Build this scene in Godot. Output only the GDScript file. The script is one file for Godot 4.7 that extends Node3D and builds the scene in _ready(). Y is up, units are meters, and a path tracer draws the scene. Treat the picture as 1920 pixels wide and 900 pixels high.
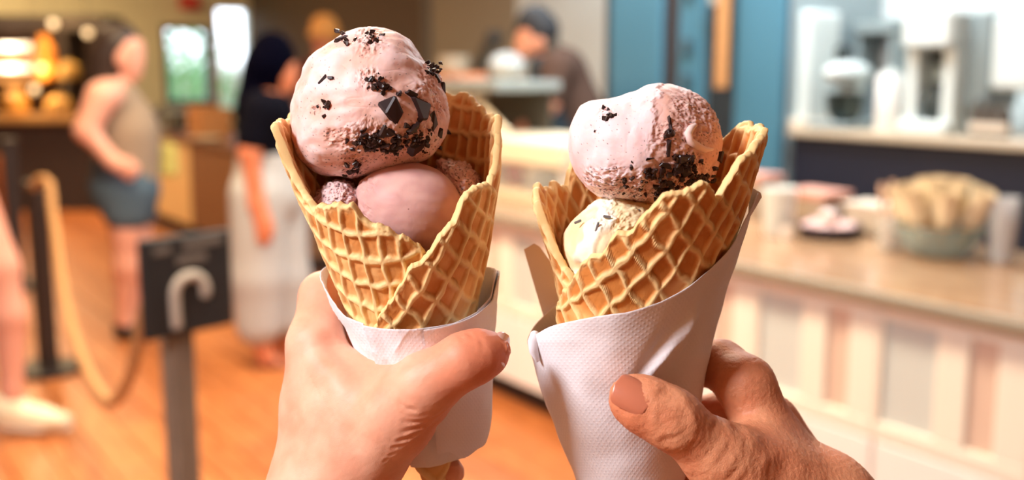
extends Node3D

# ---------------------------------------------------------------- frame of reference
const F := 2000.0            # focal length in pixels of the 1920 x 900 frame
const EYE := Vector3(0, 1.45, 0)
const HAND_DIST := 0.5       # the cones are held half a metre away
const U := Vector3(-0.5635, 0, -0.8261)   # along the service counter, away from the viewer
const V := Vector3(0.8261, 0, -0.5635)    # across it, towards the back wall
var cam_basis: Basis
var room_basis: Basis
var rng := RandomNumberGenerator.new()
var mats := {}
var noise_a := FastNoiseLite.new()
var noise_b := FastNoiseLite.new()
var noise_c := FastNoiseLite.new()
var taken := {}


func ray(x: float, y: float) -> Vector3:
	return cam_basis * Vector3((x - 960.0) / F, -(y - 450.0) / F, -1.0)

func on_z(x: float, y: float, z: float) -> Vector3:      # point of that line of sight z metres ahead
	var r := ray(x, y)
	return EYE + r * (z / -r.z)

func on_h(x: float, y: float, h: float) -> Vector3:      # ... at that height
	var r := ray(x, y)
	return EYE + r * ((h - EYE.y) / r.y)

func on_b(x: float, y: float, b: float) -> Vector3:      # ... on the plane b metres across the room
	var r := ray(x, y)
	return EYE + r * (b / V.dot(r))

func rm(a: float, b: float, h: float) -> Vector3:        # room coordinates
	return U * a + V * b + Vector3(0, h, 0)

func cs(x: float, y: float, w := 0.0) -> Vector3:        # near the hands, in the camera's axes; w metres nearer than HAND_DIST
	var d := HAND_DIST - w
	return Vector3((x - 960.0) / F * d, -(y - 450.0) / F * d, -d)


# ---------------------------------------------------------------- mesh builder
class Mb:
	var v := PackedVector3Array()
	var n := PackedVector3Array()
	var c := PackedColorArray()
	var t := PackedVector2Array()
	var idx := PackedInt32Array()
	var col := Color.WHITE

	func put(p: Vector3, nn: Vector3) -> int:
		v.append(p); n.append(nn); c.append(col); t.append(Vector2(p.x, p.y))
		return v.size() - 1

	func face(pts: Array, out: Vector3) -> void:         # flat convex polygon whose normal looks along out
		var nn: Vector3 = (pts[1] - pts[0]).cross(pts[2] - pts[0])
		if nn.length_squared() < 1e-18:
			return
		nn = nn.normalized()
		if nn.dot(out) < 0:
			pts.reverse(); nn = -nn
		var f := v.size()
		for p in pts:
			put(p, nn)
		for i in range(1, pts.size() - 1):
			idx.append_array([f, f + i, f + i + 1])

	func box(size: Vector3, at := Vector3.ZERO, bas := Basis.IDENTITY, bevel := 0.004, jitter: Array = []) -> Mb:
		var h := size / 2
		var e: float = min(bevel, min(h.x, min(h.y, h.z)) * 0.45)
		var q := {}
		for sx in [-1, 1]:
			for sy in [-1, 1]:
				for sz in [-1, 1]:
					var s := Vector3(sx, sy, sz)
					var j := Vector3.ZERO
					if jitter.size():
						j = jitter[(sx + 1) / 2 * 4 + (sy + 1) + (sz + 1) / 2]
					for k in 3:
						var m := s * (h - Vector3(e, e, e))
						m[k] = s[k] * h[k]
						q[[sx, sy, sz, k]] = at + bas * (m + j)
		for k in 3:
			var a := (k + 1) % 3
			var b := (k + 2) % 3
			for s in [-1, 1]:
				var pts := []
				for w in [[-1, -1], [1, -1], [1, 1], [-1, 1]]:
					var g := [0, 0, 0, k]
					g[k] = s; g[a] = w[0]; g[b] = w[1]
					pts.append(q[g])
				var o := Vector3.ZERO
				o[k] = s
				face(pts, bas * o)
				for s2 in [-1, 1]:                       # chamfer between faces a and b, running along k
					var pts2 := []
					for w in [[-1, a], [1, a], [1, b], [-1, b]]:
						var g := [0, 0, 0, w[1]]
						g[k] = w[0]; g[a] = s; g[b] = s2
						pts2.append(q[g])
					var o2 := Vector3.ZERO
					o2[a] = s; o2[b] = s2
					face(pts2, bas * o2)
		for sx in [-1, 1]:
			for sy in [-1, 1]:
				for sz in [-1, 1]:
					face([q[[sx, sy, sz, 0]], q[[sx, sy, sz, 1]], q[[sx, sy, sz, 2]]], bas * Vector3(sx, sy, sz))
		return self

	func grid(p: PackedVector3Array, nu: int, nv: int, wrap: bool, colors := PackedColorArray(), uvs := PackedVector2Array()) -> int:   # rows of nu points, nv rows
		var first := v.size()
		var nn := PackedVector3Array()
		nn.resize(p.size())
		var tri := PackedInt32Array()
		var last := nu if wrap else nu - 1
		for j in nv - 1:
			for i in last:
				var i2 := (i + 1) % nu
				var a := j * nu + i
				var b := j * nu + i2
				var d := a + nu
				var e := b + nu
				var m1 := (p[b] - p[a]).cross(p[e] - p[a])
				var m2 := (p[e] - p[a]).cross(p[d] - p[a])
				nn[a] += m1 + m2; nn[e] += m1 + m2; nn[b] += m1; nn[d] += m2
				tri.append(first + a); tri.append(first + b); tri.append(first + e)
				tri.append(first + a); tri.append(first + e); tri.append(first + d)
		for i in nn.size():
			nn[i] = nn[i].normalized()
		v.append_array(p); n.append_array(nn); idx.append_array(tri)
		if colors.size():
			c.append_array(colors)
		else:
			var cc := PackedColorArray()
			cc.resize(p.size()); cc.fill(col)
			c.append_array(cc)
		if uvs.size():
			t.append_array(uvs)
		else:
			var tt := PackedVector2Array()
			tt.resize(p.size())
			t.append_array(tt)
		return first

	func lathe(profile: Array, segs := 24, at := Vector3.ZERO, bas := Basis.IDENTITY) -> Mb:   # [radius, height] from bottom to top, outside
		for k in profile.size() - 1:
			var a := Vector2(profile[k][0], profile[k][1])
			var b := Vector2(profile[k + 1][0], profile[k + 1][1])
			if a.distance_to(b) < 1e-6:
				continue
			var d := (b - a).normalized()
			var n0 := Vector2(d.y, -d.x)
			var na := n0
			var nb := n0
			if k > 0:
				var dp := (a - Vector2(profile[k - 1][0], profile[k - 1][1])).normalized()
				if dp.dot(d) > 0.75:
					na = (n0 + Vector2(dp.y, -dp.x)).normalized()
			if k < profile.size() - 2:
				var dq := (Vector2(profile[k + 2][0], profile[k + 2][1]) - b).normalized()
				if dq.dot(d) > 0.75:
					nb = (n0 + Vector2(dq.y, -dq.x)).normalized()
			var f := v.size()
			for i in segs + 1:
				var q := TAU * i / segs
				var r := Vector3(sin(q), 0, cos(q))
				put(at + bas * (r * a.x + Vector3(0, a.y, 0)), bas * (r * na.x + Vector3(0, na.y, 0)))
				put(at + bas * (r * b.x + Vector3(0, b.y, 0)), bas * (r * nb.x + Vector3(0, nb.y, 0)))
			for i in segs:
				var g := f + 2 * i
				if a.x > 1e-6:
					idx.append_array([g, g + 2, g + 1])
				if b.x > 1e-6:
					idx.append_array([g + 1, g + 2, g + 3])
		return self

	func tube(path: Array, radii: Array, segs := 12, squash := 1.0) -> Mb:
		var count := path.size()
		var up := Vector3.ZERO
		var p := PackedVector3Array()
		var rows := []
		for k in count:
			var d: Vector3 = (path[min(k + 1, count - 1)] - path[max(k - 1, 0)]).normalized()
			if up == Vector3.ZERO:
				up = Vector3.UP if abs(d.y) < 0.9 else Vector3.RIGHT
			up = (up - d * up.dot(d)).normalized()
			var side := d.cross(up)
			var r: float = radii[k] if k < radii.size() else radii[-1]
			if k == 0:
				rows.append([path[0] - d * r * 0.5, d, up, side, r * 0.02]); rows.append([path[0] - d * r * 0.35, d, up, side, r * 0.65])
			rows.append([path[k], d, up, side, r])
			if k == count - 1:
				rows.append([path[k] + d * r * 0.35, d, up, side, r * 0.65]); rows.append([path[k] + d * r * 0.5, d, up, side, r * 0.02])
		for w in rows:
			for i in segs:
				var q := TAU * i / segs
				p.append(w[0] + (w[2] * cos(q) + w[3] * sin(q) * squash) * w[4])
		var f := grid(p, segs, rows.size(), true)
		# turn it inside out if needed
		var s := 0.0
		for i in range(f, v.size()):
			s += n[i].dot(v[i] - rows[(i - f) / segs][0])
		if s < 0:
			push_warning("tube inside out")
		return self

	func prism(poly: PackedVector2Array, depth: float, xf := Transform3D.IDENTITY, center := true) -> Mb:   # outline in xy, thickness along z
		var z0 := -depth / 2 if center else 0.0
		var z1 := z0 + depth
		if Geometry2D.is_polygon_clockwise(poly):
			poly = poly.duplicate()
			poly.reverse()
		var tris := Geometry2D.triangulate_polygon(poly)
		for k in range(0, tris.size(), 3):
			var a := []
			var b := []
			for m in 3:
				var q := poly[tris[k + m]]
				a.append(xf * Vector3(q.x, q.y, z1)); b.append(xf * Vector3(q.x, q.y, z0))
			face(a, xf.basis * Vector3(0, 0, 1)); face(b, xf.basis * Vector3(0, 0, -1))
		for k in poly.size():
			var q := poly[k]
			var r := poly[(k + 1) % poly.size()]
			var o := Vector3(r.y - q.y, q.x - r.x, 0)
			face([xf * Vector3(q.x, q.y, z0), xf * Vector3(r.x, r.y, z0), xf * Vector3(r.x, r.y, z1), xf * Vector3(q.x, q.y, z1)], xf.basis * o)
		return self

	func blob(at: Vector3, radii: Vector3, bas := Basis.IDENTITY, rough := 0.0, nz: FastNoiseLite = null, segs := 20) -> Mb:
		var p := PackedVector3Array()
		var rows := segs / 2 + 1
		for j in rows:
			var b := PI * (0.004 + 0.992 * j / (rows - 1.0))
			for i in segs:
				var a := TAU * i / segs
				var d := Vector3(sin(b) * cos(a), -cos(b), -sin(b) * sin(a))
				var k := 1.0 + (rough * nz.get_noise_3dv(at * 7.0 + d * 1.7) if nz else 0.0)
				p.append(at + bas * (d * radii * k))
		grid(p, segs, rows, true)
		return self

	func to_mesh(mat: Material) -> ArrayMesh:
		var f := PackedInt32Array()
		f.resize(idx.size())
		for k in range(0, idx.size(), 3):
			f[k] = idx[k]; f[k + 1] = idx[k + 2]; f[k + 2] = idx[k + 1]
		var arr := []
		arr.resize(Mesh.ARRAY_MAX)
		arr[Mesh.ARRAY_VERTEX] = v; arr[Mesh.ARRAY_NORMAL] = n; arr[Mesh.ARRAY_COLOR] = c; arr[Mesh.ARRAY_TEX_UV] = t; arr[Mesh.ARRAY_INDEX] = f
		var me := ArrayMesh.new()
		me.add_surface_from_arrays(Mesh.PRIMITIVE_TRIANGLES, arr)
		me.surface_set_material(0, mat)
		return me


# ---------------------------------------------------------------- things, parts, tags
func numbered(called: String) -> String:
	var k: int = taken.get(called, -1) + 1
	taken[called] = k
	return called if k == 0 else "%s_%03d" % [called, k]

func thing(called: String, label: String, category: String, at: Vector3, bas := Basis.IDENTITY, group := "") -> Node3D:
	var o := Node3D.new()
	o.name = numbered(called)
	o.transform = Transform3D(bas, at)
	add_child(o)
	return tag(o, label, category, group)

func tag(o: Node3D, label: String, category: String, group := "") -> Node3D:
	o.set_meta("label", label); o.set_meta("category", category)
	if group:
		o.set_meta("group", group)
	return o

func part(called: String, m: Mb, mat: Material, parent: Node3D, label := "") -> MeshInstance3D:
	var o := MeshInstance3D.new()
	o.name = called if parent != self else numbered(called)
	o.mesh = m.to_mesh(mat)
	o.cast_shadow = GeometryInstance3D.SHADOW_CASTING_SETTING_ON
	parent.add_child(o, true)
	if label:
		o.set_meta("label", label)
	return o

func struct(called: String, m: Mb, mat: Material, label := "") -> MeshInstance3D:
	var o := part(called, m, mat, self)
	o.set_meta("kind", "structure")
	if label:
		o.set_meta("label", label)
	return o

func mb(color := Color.WHITE) -> Mb:
	var m := Mb.new()
	m.col = color
	return m

func rgb(r: int, g: int, b: int) -> Color:
	return Color(r / 255.0, g / 255.0, b / 255.0)

func lin(r: int, g: int, b: int) -> Color:              # for vertex colours
	return rgb(r, g, b).srgb_to_linear()

func paint(color: Color, rough := 0.6, metal := 0.0) -> StandardMaterial3D:
	var key := [color, rough, metal]
	if not mats.has(key):
		var m := StandardMaterial3D.new()
		m.albedo_color = color; m.roughness = rough; m.metallic = metal
		mats[key] = m
	return mats[key]

func vertex_paint(rough: float) -> StandardMaterial3D:
	var m := StandardMaterial3D.new()
	m.vertex_color_use_as_albedo = true
	m.roughness = rough
	return m

func glow(color: Color, energy: float) -> StandardMaterial3D:
	var m := StandardMaterial3D.new()
	m.albedo_color = Color(0.9, 0.9, 0.9)
	m.emission_enabled = true; m.emission = color; m.emission_energy_multiplier = energy
	return m

func clear(color: Color, alpha := 0.12) -> StandardMaterial3D:
	var m := StandardMaterial3D.new()
	m.albedo_color = Color(color.r, color.g, color.b, alpha)
	m.transparency = BaseMaterial3D.TRANSPARENCY_ALPHA
	m.roughness = 0.04
	return m

func noise_normal(freq: float, strength: float, size := 256, seed_ := 3, octaves := 4) -> NoiseTexture2D:
	var fn := FastNoiseLite.new()
	fn.seed = seed_; fn.frequency = freq; fn.fractal_octaves = octaves
	var tx := NoiseTexture2D.new()
	tx.width = size; tx.height = size; tx.seamless = true; tx.as_normal_map = true; tx.bump_strength = strength; tx.noise = fn
	return tx

func textured(m: StandardMaterial3D, normal: Texture2D, scale: float, amount := 1.0) -> StandardMaterial3D:
	m.normal_enabled = true; m.normal_texture = normal; m.normal_scale = amount
	m.uv1_triplanar = true; m.uv1_scale = Vector3.ONE * scale
	return m

func wood(dark: Color, light: Color, rough := 0.5, stretch := Vector3(1, 8, 8)) -> StandardMaterial3D:
	var fn := FastNoiseLite.new()
	fn.seed = 11; fn.frequency = 0.02; fn.fractal_octaves = 4
	var g := Gradient.new()
	g.set_color(0, dark); g.set_color(1, light)
	var tx := NoiseTexture2D.new()
	tx.width = 256; tx.height = 256; tx.seamless = true; tx.noise = fn; tx.color_ramp = g
	var m := StandardMaterial3D.new()
	m.albedo_texture = tx; m.roughness = rough
	m.uv1_triplanar = true; m.uv1_scale = stretch
	return m


# ---------------------------------------------------------------- bodies: tapered capsules, smooth minimum, surface nets
func smooth(t: float) -> float:
	t = clampf(t, 0, 1)
	return t * t * (3 - 2 * t)

# bones: [from, to, radius from, radius to]; cuts: [point, normal] keeps the side the normal points away from; creases: [from, to, width, depth]
func skin(bones: Array, cell: float, k: float, cuts: Array = [], creases: Array = []) -> Mb:
	var lo := Vector3.INF
	var hi := -Vector3.INF
	for b in bones:
		for e in 2:
			var r: Vector3 = Vector3.ONE * (b[2 + e] + 3.0 * k + 2.0 * cell)
			lo = lo.min(b[e] - r); hi = hi.max(b[e] + r)
	var nx := int((hi.x - lo.x) / cell) + 2
	var ny := int((hi.y - lo.y) / cell) + 2
	var nz := int((hi.z - lo.z) / cell) + 2
	var acc := PackedFloat32Array()
	acc.resize(nx * ny * nz)
	for b in bones:
		var a: Vector3 = b[0]
		var ba: Vector3 = b[1] - a
		var l2: float = max(ba.length_squared(), 1e-12)
		var ra: float = b[2]
		var rd: float = b[3] - ra
		var far: float = 4.0 * k + 1.8 * cell
		var q: Vector3 = Vector3.ONE * (max(ra, b[3]) + far)
		var i0 := Vector3i(((a.min(b[1]) - q - lo) / cell).floor()).max(Vector3i.ZERO)
		var i1 := Vector3i(((a.max(b[1]) + q - lo) / cell).ceil()).min(Vector3i(nx - 1, ny - 1, nz - 1))
		for z in range(i0.z, i1.z + 1):
			for y in range(i0.y, i1.y + 1):
				var p := lo + Vector3(i0.x, y, z) * cell - a
				var at := (z * ny + y) * nx
				for x in range(i0.x, i1.x + 1):
					var s: float = clampf(p.dot(ba) / l2, 0.0, 1.0)
					var d: float = (p - ba * s).length() - ra - rd * s
					if d < far:
						acc[at + x] += exp(-maxf(d, -18.0 * k) / k)
					p.x += cell
	for i in acc.size():
		acc[i] = -k * log(acc[i]) if acc[i] > 0.0 else 4.0 * k + cell
	for cr in creases:
		var a: Vector3 = cr[0]
		var ba: Vector3 = cr[1] - a
		var l2: float = max(ba.length_squared(), 1e-12)
		var q: Vector3 = Vector3.ONE * (cr[2] * 2.6)
		var i0 := Vector3i(((a.min(cr[1]) - q - lo) / cell).floor()).max(Vector3i.ZERO)
		var i1 := Vector3i(((a.max(cr[1]) + q - lo) / cell).ceil()).min(Vector3i(nx - 1, ny - 1, nz - 1))
		for z in range(i0.z, i1.z + 1):
			for y in range(i0.y, i1.y + 1):
				var p := lo + Vector3(i0.x, y, z) * cell - a
				var at := (z * ny + y) * nx
				for x in range(i0.x, i1.x + 1):
					var s: float = clampf(p.dot(ba) / l2, 0.0, 1.0)
					var d: float = (p - ba * s).length() / cr[2]
					if d < 2.6:
						acc[at + x] += cr[3] * exp(-d * d)
					p.x += cell
	for cut in cuts:
		for z in nz:
			for y in ny:
				for x in nx:
					var i := (z * ny + y) * nx + x
					if acc[i] < 3.0 * cell:
						acc[i] = maxf(acc[i], (lo + Vector3(x, y, z) * cell - cut[0]).dot(cut[1]))
	var m := mb()
	var id := PackedInt32Array()
	id.resize(acc.size()); id.fill(-1)
	var off := [0, 1, nx, nx + 1, nx * ny, nx * ny + 1, nx * ny + nx, nx * ny + nx + 1]
	var edges := [[0, 1], [2, 3], [4, 5], [6, 7], [0, 2], [1, 3], [4, 6], [5, 7], [0, 4], [1, 5], [2, 6], [3, 7]]
	var pos := PackedVector3Array()
	for z in nz - 1:
		for y in ny - 1:
			var row := (z * ny + y) * nx
			for x in nx - 1:
				var i := row + x
				var mask := 0
				if acc[i] < 0.0: mask += 1
				if acc[i + 1] < 0.0: mask += 1
				if acc[i + nx] < 0.0: mask += 1
				if acc[i + nx + 1] < 0.0: mask += 1
				if acc[i + nx * ny] < 0.0: mask += 1
				if acc[i + nx * ny + 1] < 0.0: mask += 1
				if acc[i + nx * ny + nx] < 0.0: mask += 1
				if acc[i + nx * ny + nx + 1] < 0.0: mask += 1
				if mask == 0 or mask == 8:
					continue
				var sum := Vector3.ZERO
				var cnt := 0
				for e in edges:
					var f0 := acc[i + off[e[0]]]
					var f1 := acc[i + off[e[1]]]
					if (f0 < 0.0) != (f1 < 0.0):
						var s := f0 / (f0 - f1)
						var c0 := Vector3(e[0] & 1, (e[0] >> 1) & 1, e[0] >> 2)
						var c1 := Vector3(e[1] & 1, (e[1] >> 1) & 1, e[1] >> 2)
						sum += c0.lerp(c1, s)
						cnt += 1
				id[i] = pos.size()
				pos.append(lo + (Vector3(x, y, z) + sum / cnt) * cell)
	var tri := PackedInt32Array()
	var steps := [[1, nx, nx * ny], [nx, nx * ny, 1], [nx * ny, 1, nx]]
	for z in range(1, nz - 1):
		for y in range(1, ny - 1):
			var row := (z * ny + y) * nx
			for x in range(1, nx - 1):
				var i := row + x
				var f0 := acc[i] < 0.0
				for st in steps:
					if f0 != (acc[i + st[0]] < 0.0):
						var a := id[i]
						var b := id[i - st[1]]
						var c := id[i - st[1] - st[2]]
						var d := id[i - st[2]]
						if f0:
							tri.append_array([a, b, c, a, c, d])
						else:
							tri.append_array([a, c, b, a, d, c])
	var nn := PackedVector3Array()
	nn.resize(pos.size())
	for t in range(0, tri.size(), 3):
		var g := (pos[tri[t + 1]] - pos[tri[t]]).cross(pos[tri[t + 2]] - pos[tri[t]])
		nn[tri[t]] += g; nn[tri[t + 1]] += g; nn[tri[t + 2]] += g
	for i in nn.size():
		nn[i] = nn[i].normalized()
	m.v = pos; m.n = nn; m.idx = tri
	m.c.resize(pos.size()); m.c.fill(Color.WHITE)
	m.t.resize(pos.size())
	return m

func shift(m: Mb, by: Vector3) -> Mb:
	for i in m.v.size():
		m.v[i] -= by
	return m


func _ready() -> void:
	rng.seed = 7
	cam_basis = Basis(Vector3.RIGHT, -atan(328.0 / F))
	room_basis = Basis(-U, Vector3.UP, -V)
	noise_a.frequency = 1.0; noise_a.seed = 5; noise_a.fractal_octaves = 2
	noise_b.frequency = 1.0; noise_b.seed = 9; noise_b.fractal_type = FastNoiseLite.FRACTAL_NONE
	noise_c.frequency = 1.0; noise_c.seed = 4; noise_c.fractal_octaves = 4
	# camera
	var cam := Camera3D.new()
	cam.name = "camera"
	cam.fov = rad_to_deg(2.0 * atan(450.0 / F))
	cam.transform = Transform3D(cam_basis, EYE)
	cam.near = 0.02; cam.far = 120.0
	var lens := CameraAttributesPhysical.new()
	lens.frustum_focal_length = 12.0 / (450.0 / F)   # it sets the field of view too (24 mm sensor)
	lens.frustum_focus_distance = 0.472
	lens.exposure_aperture = 7.0
	cam.attributes = lens
	add_child(cam)
	# sky outside the far windows
	var sky_mat := ProceduralSkyMaterial.new()
	sky_mat.sky_top_color = rgb(150, 190, 235); sky_mat.sky_horizon_color = rgb(235, 242, 250)
	sky_mat.ground_bottom_color = rgb(120, 130, 100); sky_mat.ground_horizon_color = rgb(190, 200, 180)
	sky_mat.sky_energy_multiplier = 2.2; sky_mat.ground_energy_multiplier = 1.2
	var sky := Sky.new()
	sky.sky_material = sky_mat
	var env := Environment.new()
	env.background_mode = Environment.BG_SKY
	env.sky = sky
	env.tonemap_mode = Environment.TONE_MAPPER_LINEAR
	env.tonemap_exposure = 1.0
	env.sdfgi_enabled = true; env.ssao_enabled = true; env.ssil_enabled = true
	var we := WorldEnvironment.new()
	we.name = "world"
	we.environment = env
	add_child(we)
	# unseen ceiling lamps of the room, two of them added for their light: [along, across, size along, size across, energy, colour]
	var cool := Color(0.92, 0.97, 1.0)
	var warm := Color(1.0, 0.86, 0.66)
	ceiling_panel(Vector3(-2.0, 3.0, 0.8), Vector2(0.9, 0.6), 22.5, Color(0.96, 0.97, 1.0), "added ceiling panel out of view, key light for the hands and cones")  # key lamp added behind the camera, in place of window light from the left
	ceiling_panel(rm(2.9, 1.2, 3.0), Vector2(1.2, 0.6), 13.0, Color(1.0, 0.93, 0.82), "ceiling light panel in front of the white counter")
	ceiling_panel(rm(4.6, 1.0, 3.0), Vector2(1.2, 0.6), 7.0, warm, "ceiling light panel above the queue")
	ceiling_panel(rm(8.2, 1.2, 3.0), Vector2(1.2, 0.6), 6.0, warm, "ceiling light panel near the brown cabinet")
	ceiling_panel(rm(11.0, 1.8, 3.0), Vector2(1.2, 0.6), 10.0, warm, "added ceiling panel out of view, brightening the cream far wall")  # lamp added out of view to brighten the far wall
	ceiling_panel(rm(3.2, 3.6, 3.0), Vector2(1.2, 0.6), 10.0, cool, "ceiling light panel over the appliances")
	ceiling_panel(rm(5.0, 3.5, 3.0), Vector2(1.2, 0.6), 4.0, cool, "ceiling light panel over the server")
	room()
	counters()
	kitchen()
	shelves()
	queue()
	people()
	left_cone()
	right_cone()


func ceiling_panel(at: Vector3, size: Vector2, energy: float, color: Color, label: String) -> void:
	var t := thing("ceiling_light", label, "ceiling light", Vector3(at.x, 3.1, at.z), room_basis)
	var m := mb()
	for s in [-1, 1]:
		m.box(Vector3(size.x + 0.08, 0.05, 0.04), Vector3(0, -0.025, s * (size.y / 2 + 0.02)))
		m.box(Vector3(0.04, 0.05, size.y), Vector3(s * (size.x / 2 + 0.02), -0.025, 0))
	part("frame", m, paint(rgb(235, 235, 232), 0.5), t)
	var d := mb()
	d.box(Vector3(size.x, 0.02, size.y), Vector3(0, -0.012, 0))
	part("lamp_diffuser", d, glow(color, 1.0), t)
	var l := AreaLight3D.new()
	l.name = "light"
	l.area_size = size
	l.light_energy = energy
	l.light_color = color
	l.shadow_enabled = true
	l.set("area_range", 30.0)
	l.set("area_attenuation", 2.0)
	l.transform = Transform3D(Basis(Vector3.RIGHT, -PI / 2), Vector3(0, -0.056, 0))
	t.add_child(l)


func slab(called: String, a0: float, a1: float, b0: float, b1: float, h0: float, h1: float, mat: Material, parent: Node3D = null, bevel := 0.004) -> MeshInstance3D:   # a box in room coordinates
	var m := mb()
	m.box(Vector3(absf(a1 - a0), h1 - h0, absf(b1 - b0)), Vector3.ZERO, Basis.IDENTITY, bevel)
	var o := part(called, m, mat, parent if parent else self)
	var xf := Transform3D(room_basis, rm((a0 + a1) / 2, (b0 + b1) / 2, (h0 + h1) / 2))
	o.transform = parent.transform.affine_inverse() * xf if parent else xf
	if not parent:
		o.set_meta("kind", "structure")
	return o


func room() -> void:
	var cream := textured(StandardMaterial3D.new(), noise_normal(0.05, 1.0), 3.0, 0.3)
	cream.albedo_color = rgb(226, 216, 174); cream.roughness = 0.85
	var pale := paint(rgb(214, 222, 222), 0.8)
	var brown := paint(rgb(92, 74, 60), 0.85)
	var white := paint(rgb(238, 236, 230), 0.85)
	var tan_wall := paint(rgb(160, 116, 78), 0.85)
	# floor: a base and its boards
	var floor_ := slab("floor", -3.2, 13.2, -3.2, 5.1, -0.15, -0.010, wood(rgb(104, 62, 34), rgb(132, 80, 46), 0.5, Vector3(0.7, 5, 5)))
	var oak := []
	for k in 4:
		var sh: Array = [[rgb(150, 84, 40), rgb(196, 120, 66)], [rgb(164, 94, 46), rgb(206, 130, 74)], [rgb(140, 78, 38), rgb(188, 112, 60)], [rgb(158, 88, 44), rgb(200, 126, 70)]][k]
		oak.append(wood(sh[0], sh[1], 0.42, Vector3(0.7, 5, 5)))
	var board := {}
	for k in 4:
		var m := mb()
		m.box(Vector3(1.596, 0.016, 0.146), Vector3.ZERO, Basis.IDENTITY, 0.002)
		board[k] = m.to_mesh(oak[k])
	for r in 22:
		var b := -0.55 + 0.15 * r
		for c in 8:
			var a := 0.9 + 1.6 * c + 0.53 * (r % 3)
			var seen := false
			for e in [-0.8, -0.4, 0.0, 0.4, 0.8]:
				var q: Vector3 = cam_basis.inverse() * (rm(a + e, b, 0) - EYE)
				if q.z < -0.5 and absf(q.x / q.z) * F < 1060.0 and absf(q.y / q.z) * F < 480.0:
					seen = true
			if not seen:
				continue
			var o := MeshInstance3D.new()
			o.name = "plank"
			o.mesh = board[rng.randi() % 4]
			floor_.add_child(o, true)
			o.transform = floor_.transform.affine_inverse() * Transform3D(room_basis, rm(a, b, -0.008))
	slab("ceiling", -3.2, 13.2, -3.2, 5.1, 3.1, 3.25, white)
	slab("wall_near", -3.2, -3.0, -3.2, 5.1, 0, 3.1, tan_wall)
	slab("wall_left", -3.2, 13.2, -3.2, -3.0, 0, 3.1, tan_wall)
	slab("wall_right", -3.0, 7.2, 4.95, 5.15, 0, 3.1, pale)
	slab("wall_right", 7.2, 8.6, 4.945, 5.15, 0, 3.1, paint(rgb(150, 138, 118), 0.85)).set_meta("label", "stretch of the back wall with its fading light put into a taupe colour")  # middle step of the light falling off along the wall, put into the colour
	slab("wall_back", 8.6, 13.2, 4.93, 5.15, 0, 3.1, brown).set_meta("label", "far stretch of the back wall with its shade put into a dark brown colour")  # dark end of the same falloff, shade put into the colour
	slab("trim_1", 8.56, 8.64, 4.9, 4.95, 0, 3.1, paint(rgb(110, 100, 88), 0.7))
	# far wall with two windows; positions across the room taken where the photograph shows them
	var bs := []
	for x in [306, 398, 402, 474]:
		bs.append(V.dot(on_a(x, 120, 13.0)))
	var w0 := on_a(350, 48, 13.0).y
	var w1 := on_a(350, 196, 13.0).y
	var d0 := on_a(440, 10, 13.0).y
	var d1 := on_a(440, 215, 13.0).y
	slab("wall_far", 13.0, 13.2, -3.0, bs[0], 0, 3.1, cream)
	slab("wall_far", 13.0, 13.2, bs[0], bs[1], w0, 3.1, cream)
	slab("wall_far", 13.0, 13.2, bs[0], bs[1], 0, w1, cream)
	slab("wall_far", 13.0, 13.2, bs[1], bs[2], 0, 3.1, cream)
	slab("wall_far", 13.0, 13.2, bs[2], bs[3], d0, 3.1, cream)
	slab("wall_far", 13.0, 13.2, bs[2], bs[3], 0, d1, cream)
	slab("wall_far", 13.0, 13.2, bs[3], 5.1, 0, 3.1, cream)
	window("window_1", bs[0], bs[1], w1, w0, paint(rgb(44, 42, 40), 0.6))
	window("window_2", bs[2], bs[3], d1, d0, paint(rgb(215, 210, 195), 0.6))
	# outside: a lawn and shrubs
	slab("ground", 13.2, 40, -15, 25, -0.2, -0.05, paint(rgb(110, 140, 70), 0.95)).set_meta("label", "lawn outside the far windows")
	var leaf := vertex_paint(0.7)
	leaf.backlight_enabled = true; leaf.backlight = Color(0.5, 0.6, 0.4)
	for k in 2:
		var at := rm(17.0 + k * 2.0, V.dot(on_a([330, 372][k], 120, 17.0 + k * 2.0)), 0)
		var t := thing("shrub", ["bright green shrub outside the dark-framed window, at its left", "bright green shrub outside the dark-framed window, at its right"][k], "shrub", at)
		var tr := mb(lin(90, 70, 50))
		tr.tube([Vector3.ZERO, Vector3(0.03, 0.5, 0), Vector3(0, 1.0, 0.04)], [0.05, 0.04, 0.02])
		part("stem", tr, vertex_paint(0.9), t)
		var fo := mb()
		for n in 420:
			var d := Vector3(rng.randfn(), rng.randfn(), rng.randfn()).normalized() * pow(rng.randf(), 0.4)
			var p := Vector3(0, 1.35, 0) + d * Vector3(0.66, 1.0, 0.66)
			fo.col = lin(150, 190, 110).lerp(lin(110, 165, 80), rng.randf())
			var bas := Basis.from_euler(Vector3(rng.randf() * 3, rng.randf() * 6, rng.randf() * 3))
			fo.prism(PackedVector2Array([Vector2(-0.08, 0), Vector2(0, -0.035), Vector2(0.09, 0), Vector2(0, 0.035)]), 0.003, Transform3D(bas, p))
		var f := part("foliage", fo, leaf, t)
		f.set_meta("kind", "stuff")
	# exit sign
	var ex := on_a(355, 4, 12.9)
	var t := thing("exit_sign", "small red sign high on the cream wall above the dark-framed window", "sign", ex, Basis(V, Vector3.UP, -U))
	part("case", mb().box(Vector3(0.24, 0.16, 0.05), Vector3.ZERO, Basis.IDENTITY, 0.01), paint(rgb(214, 66, 52), 0.5), t)


func on_a(x: float, y: float, a: float) -> Vector3:
	var r := ray(x, y)
	return EYE + r * (a / U.dot(r))


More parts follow.
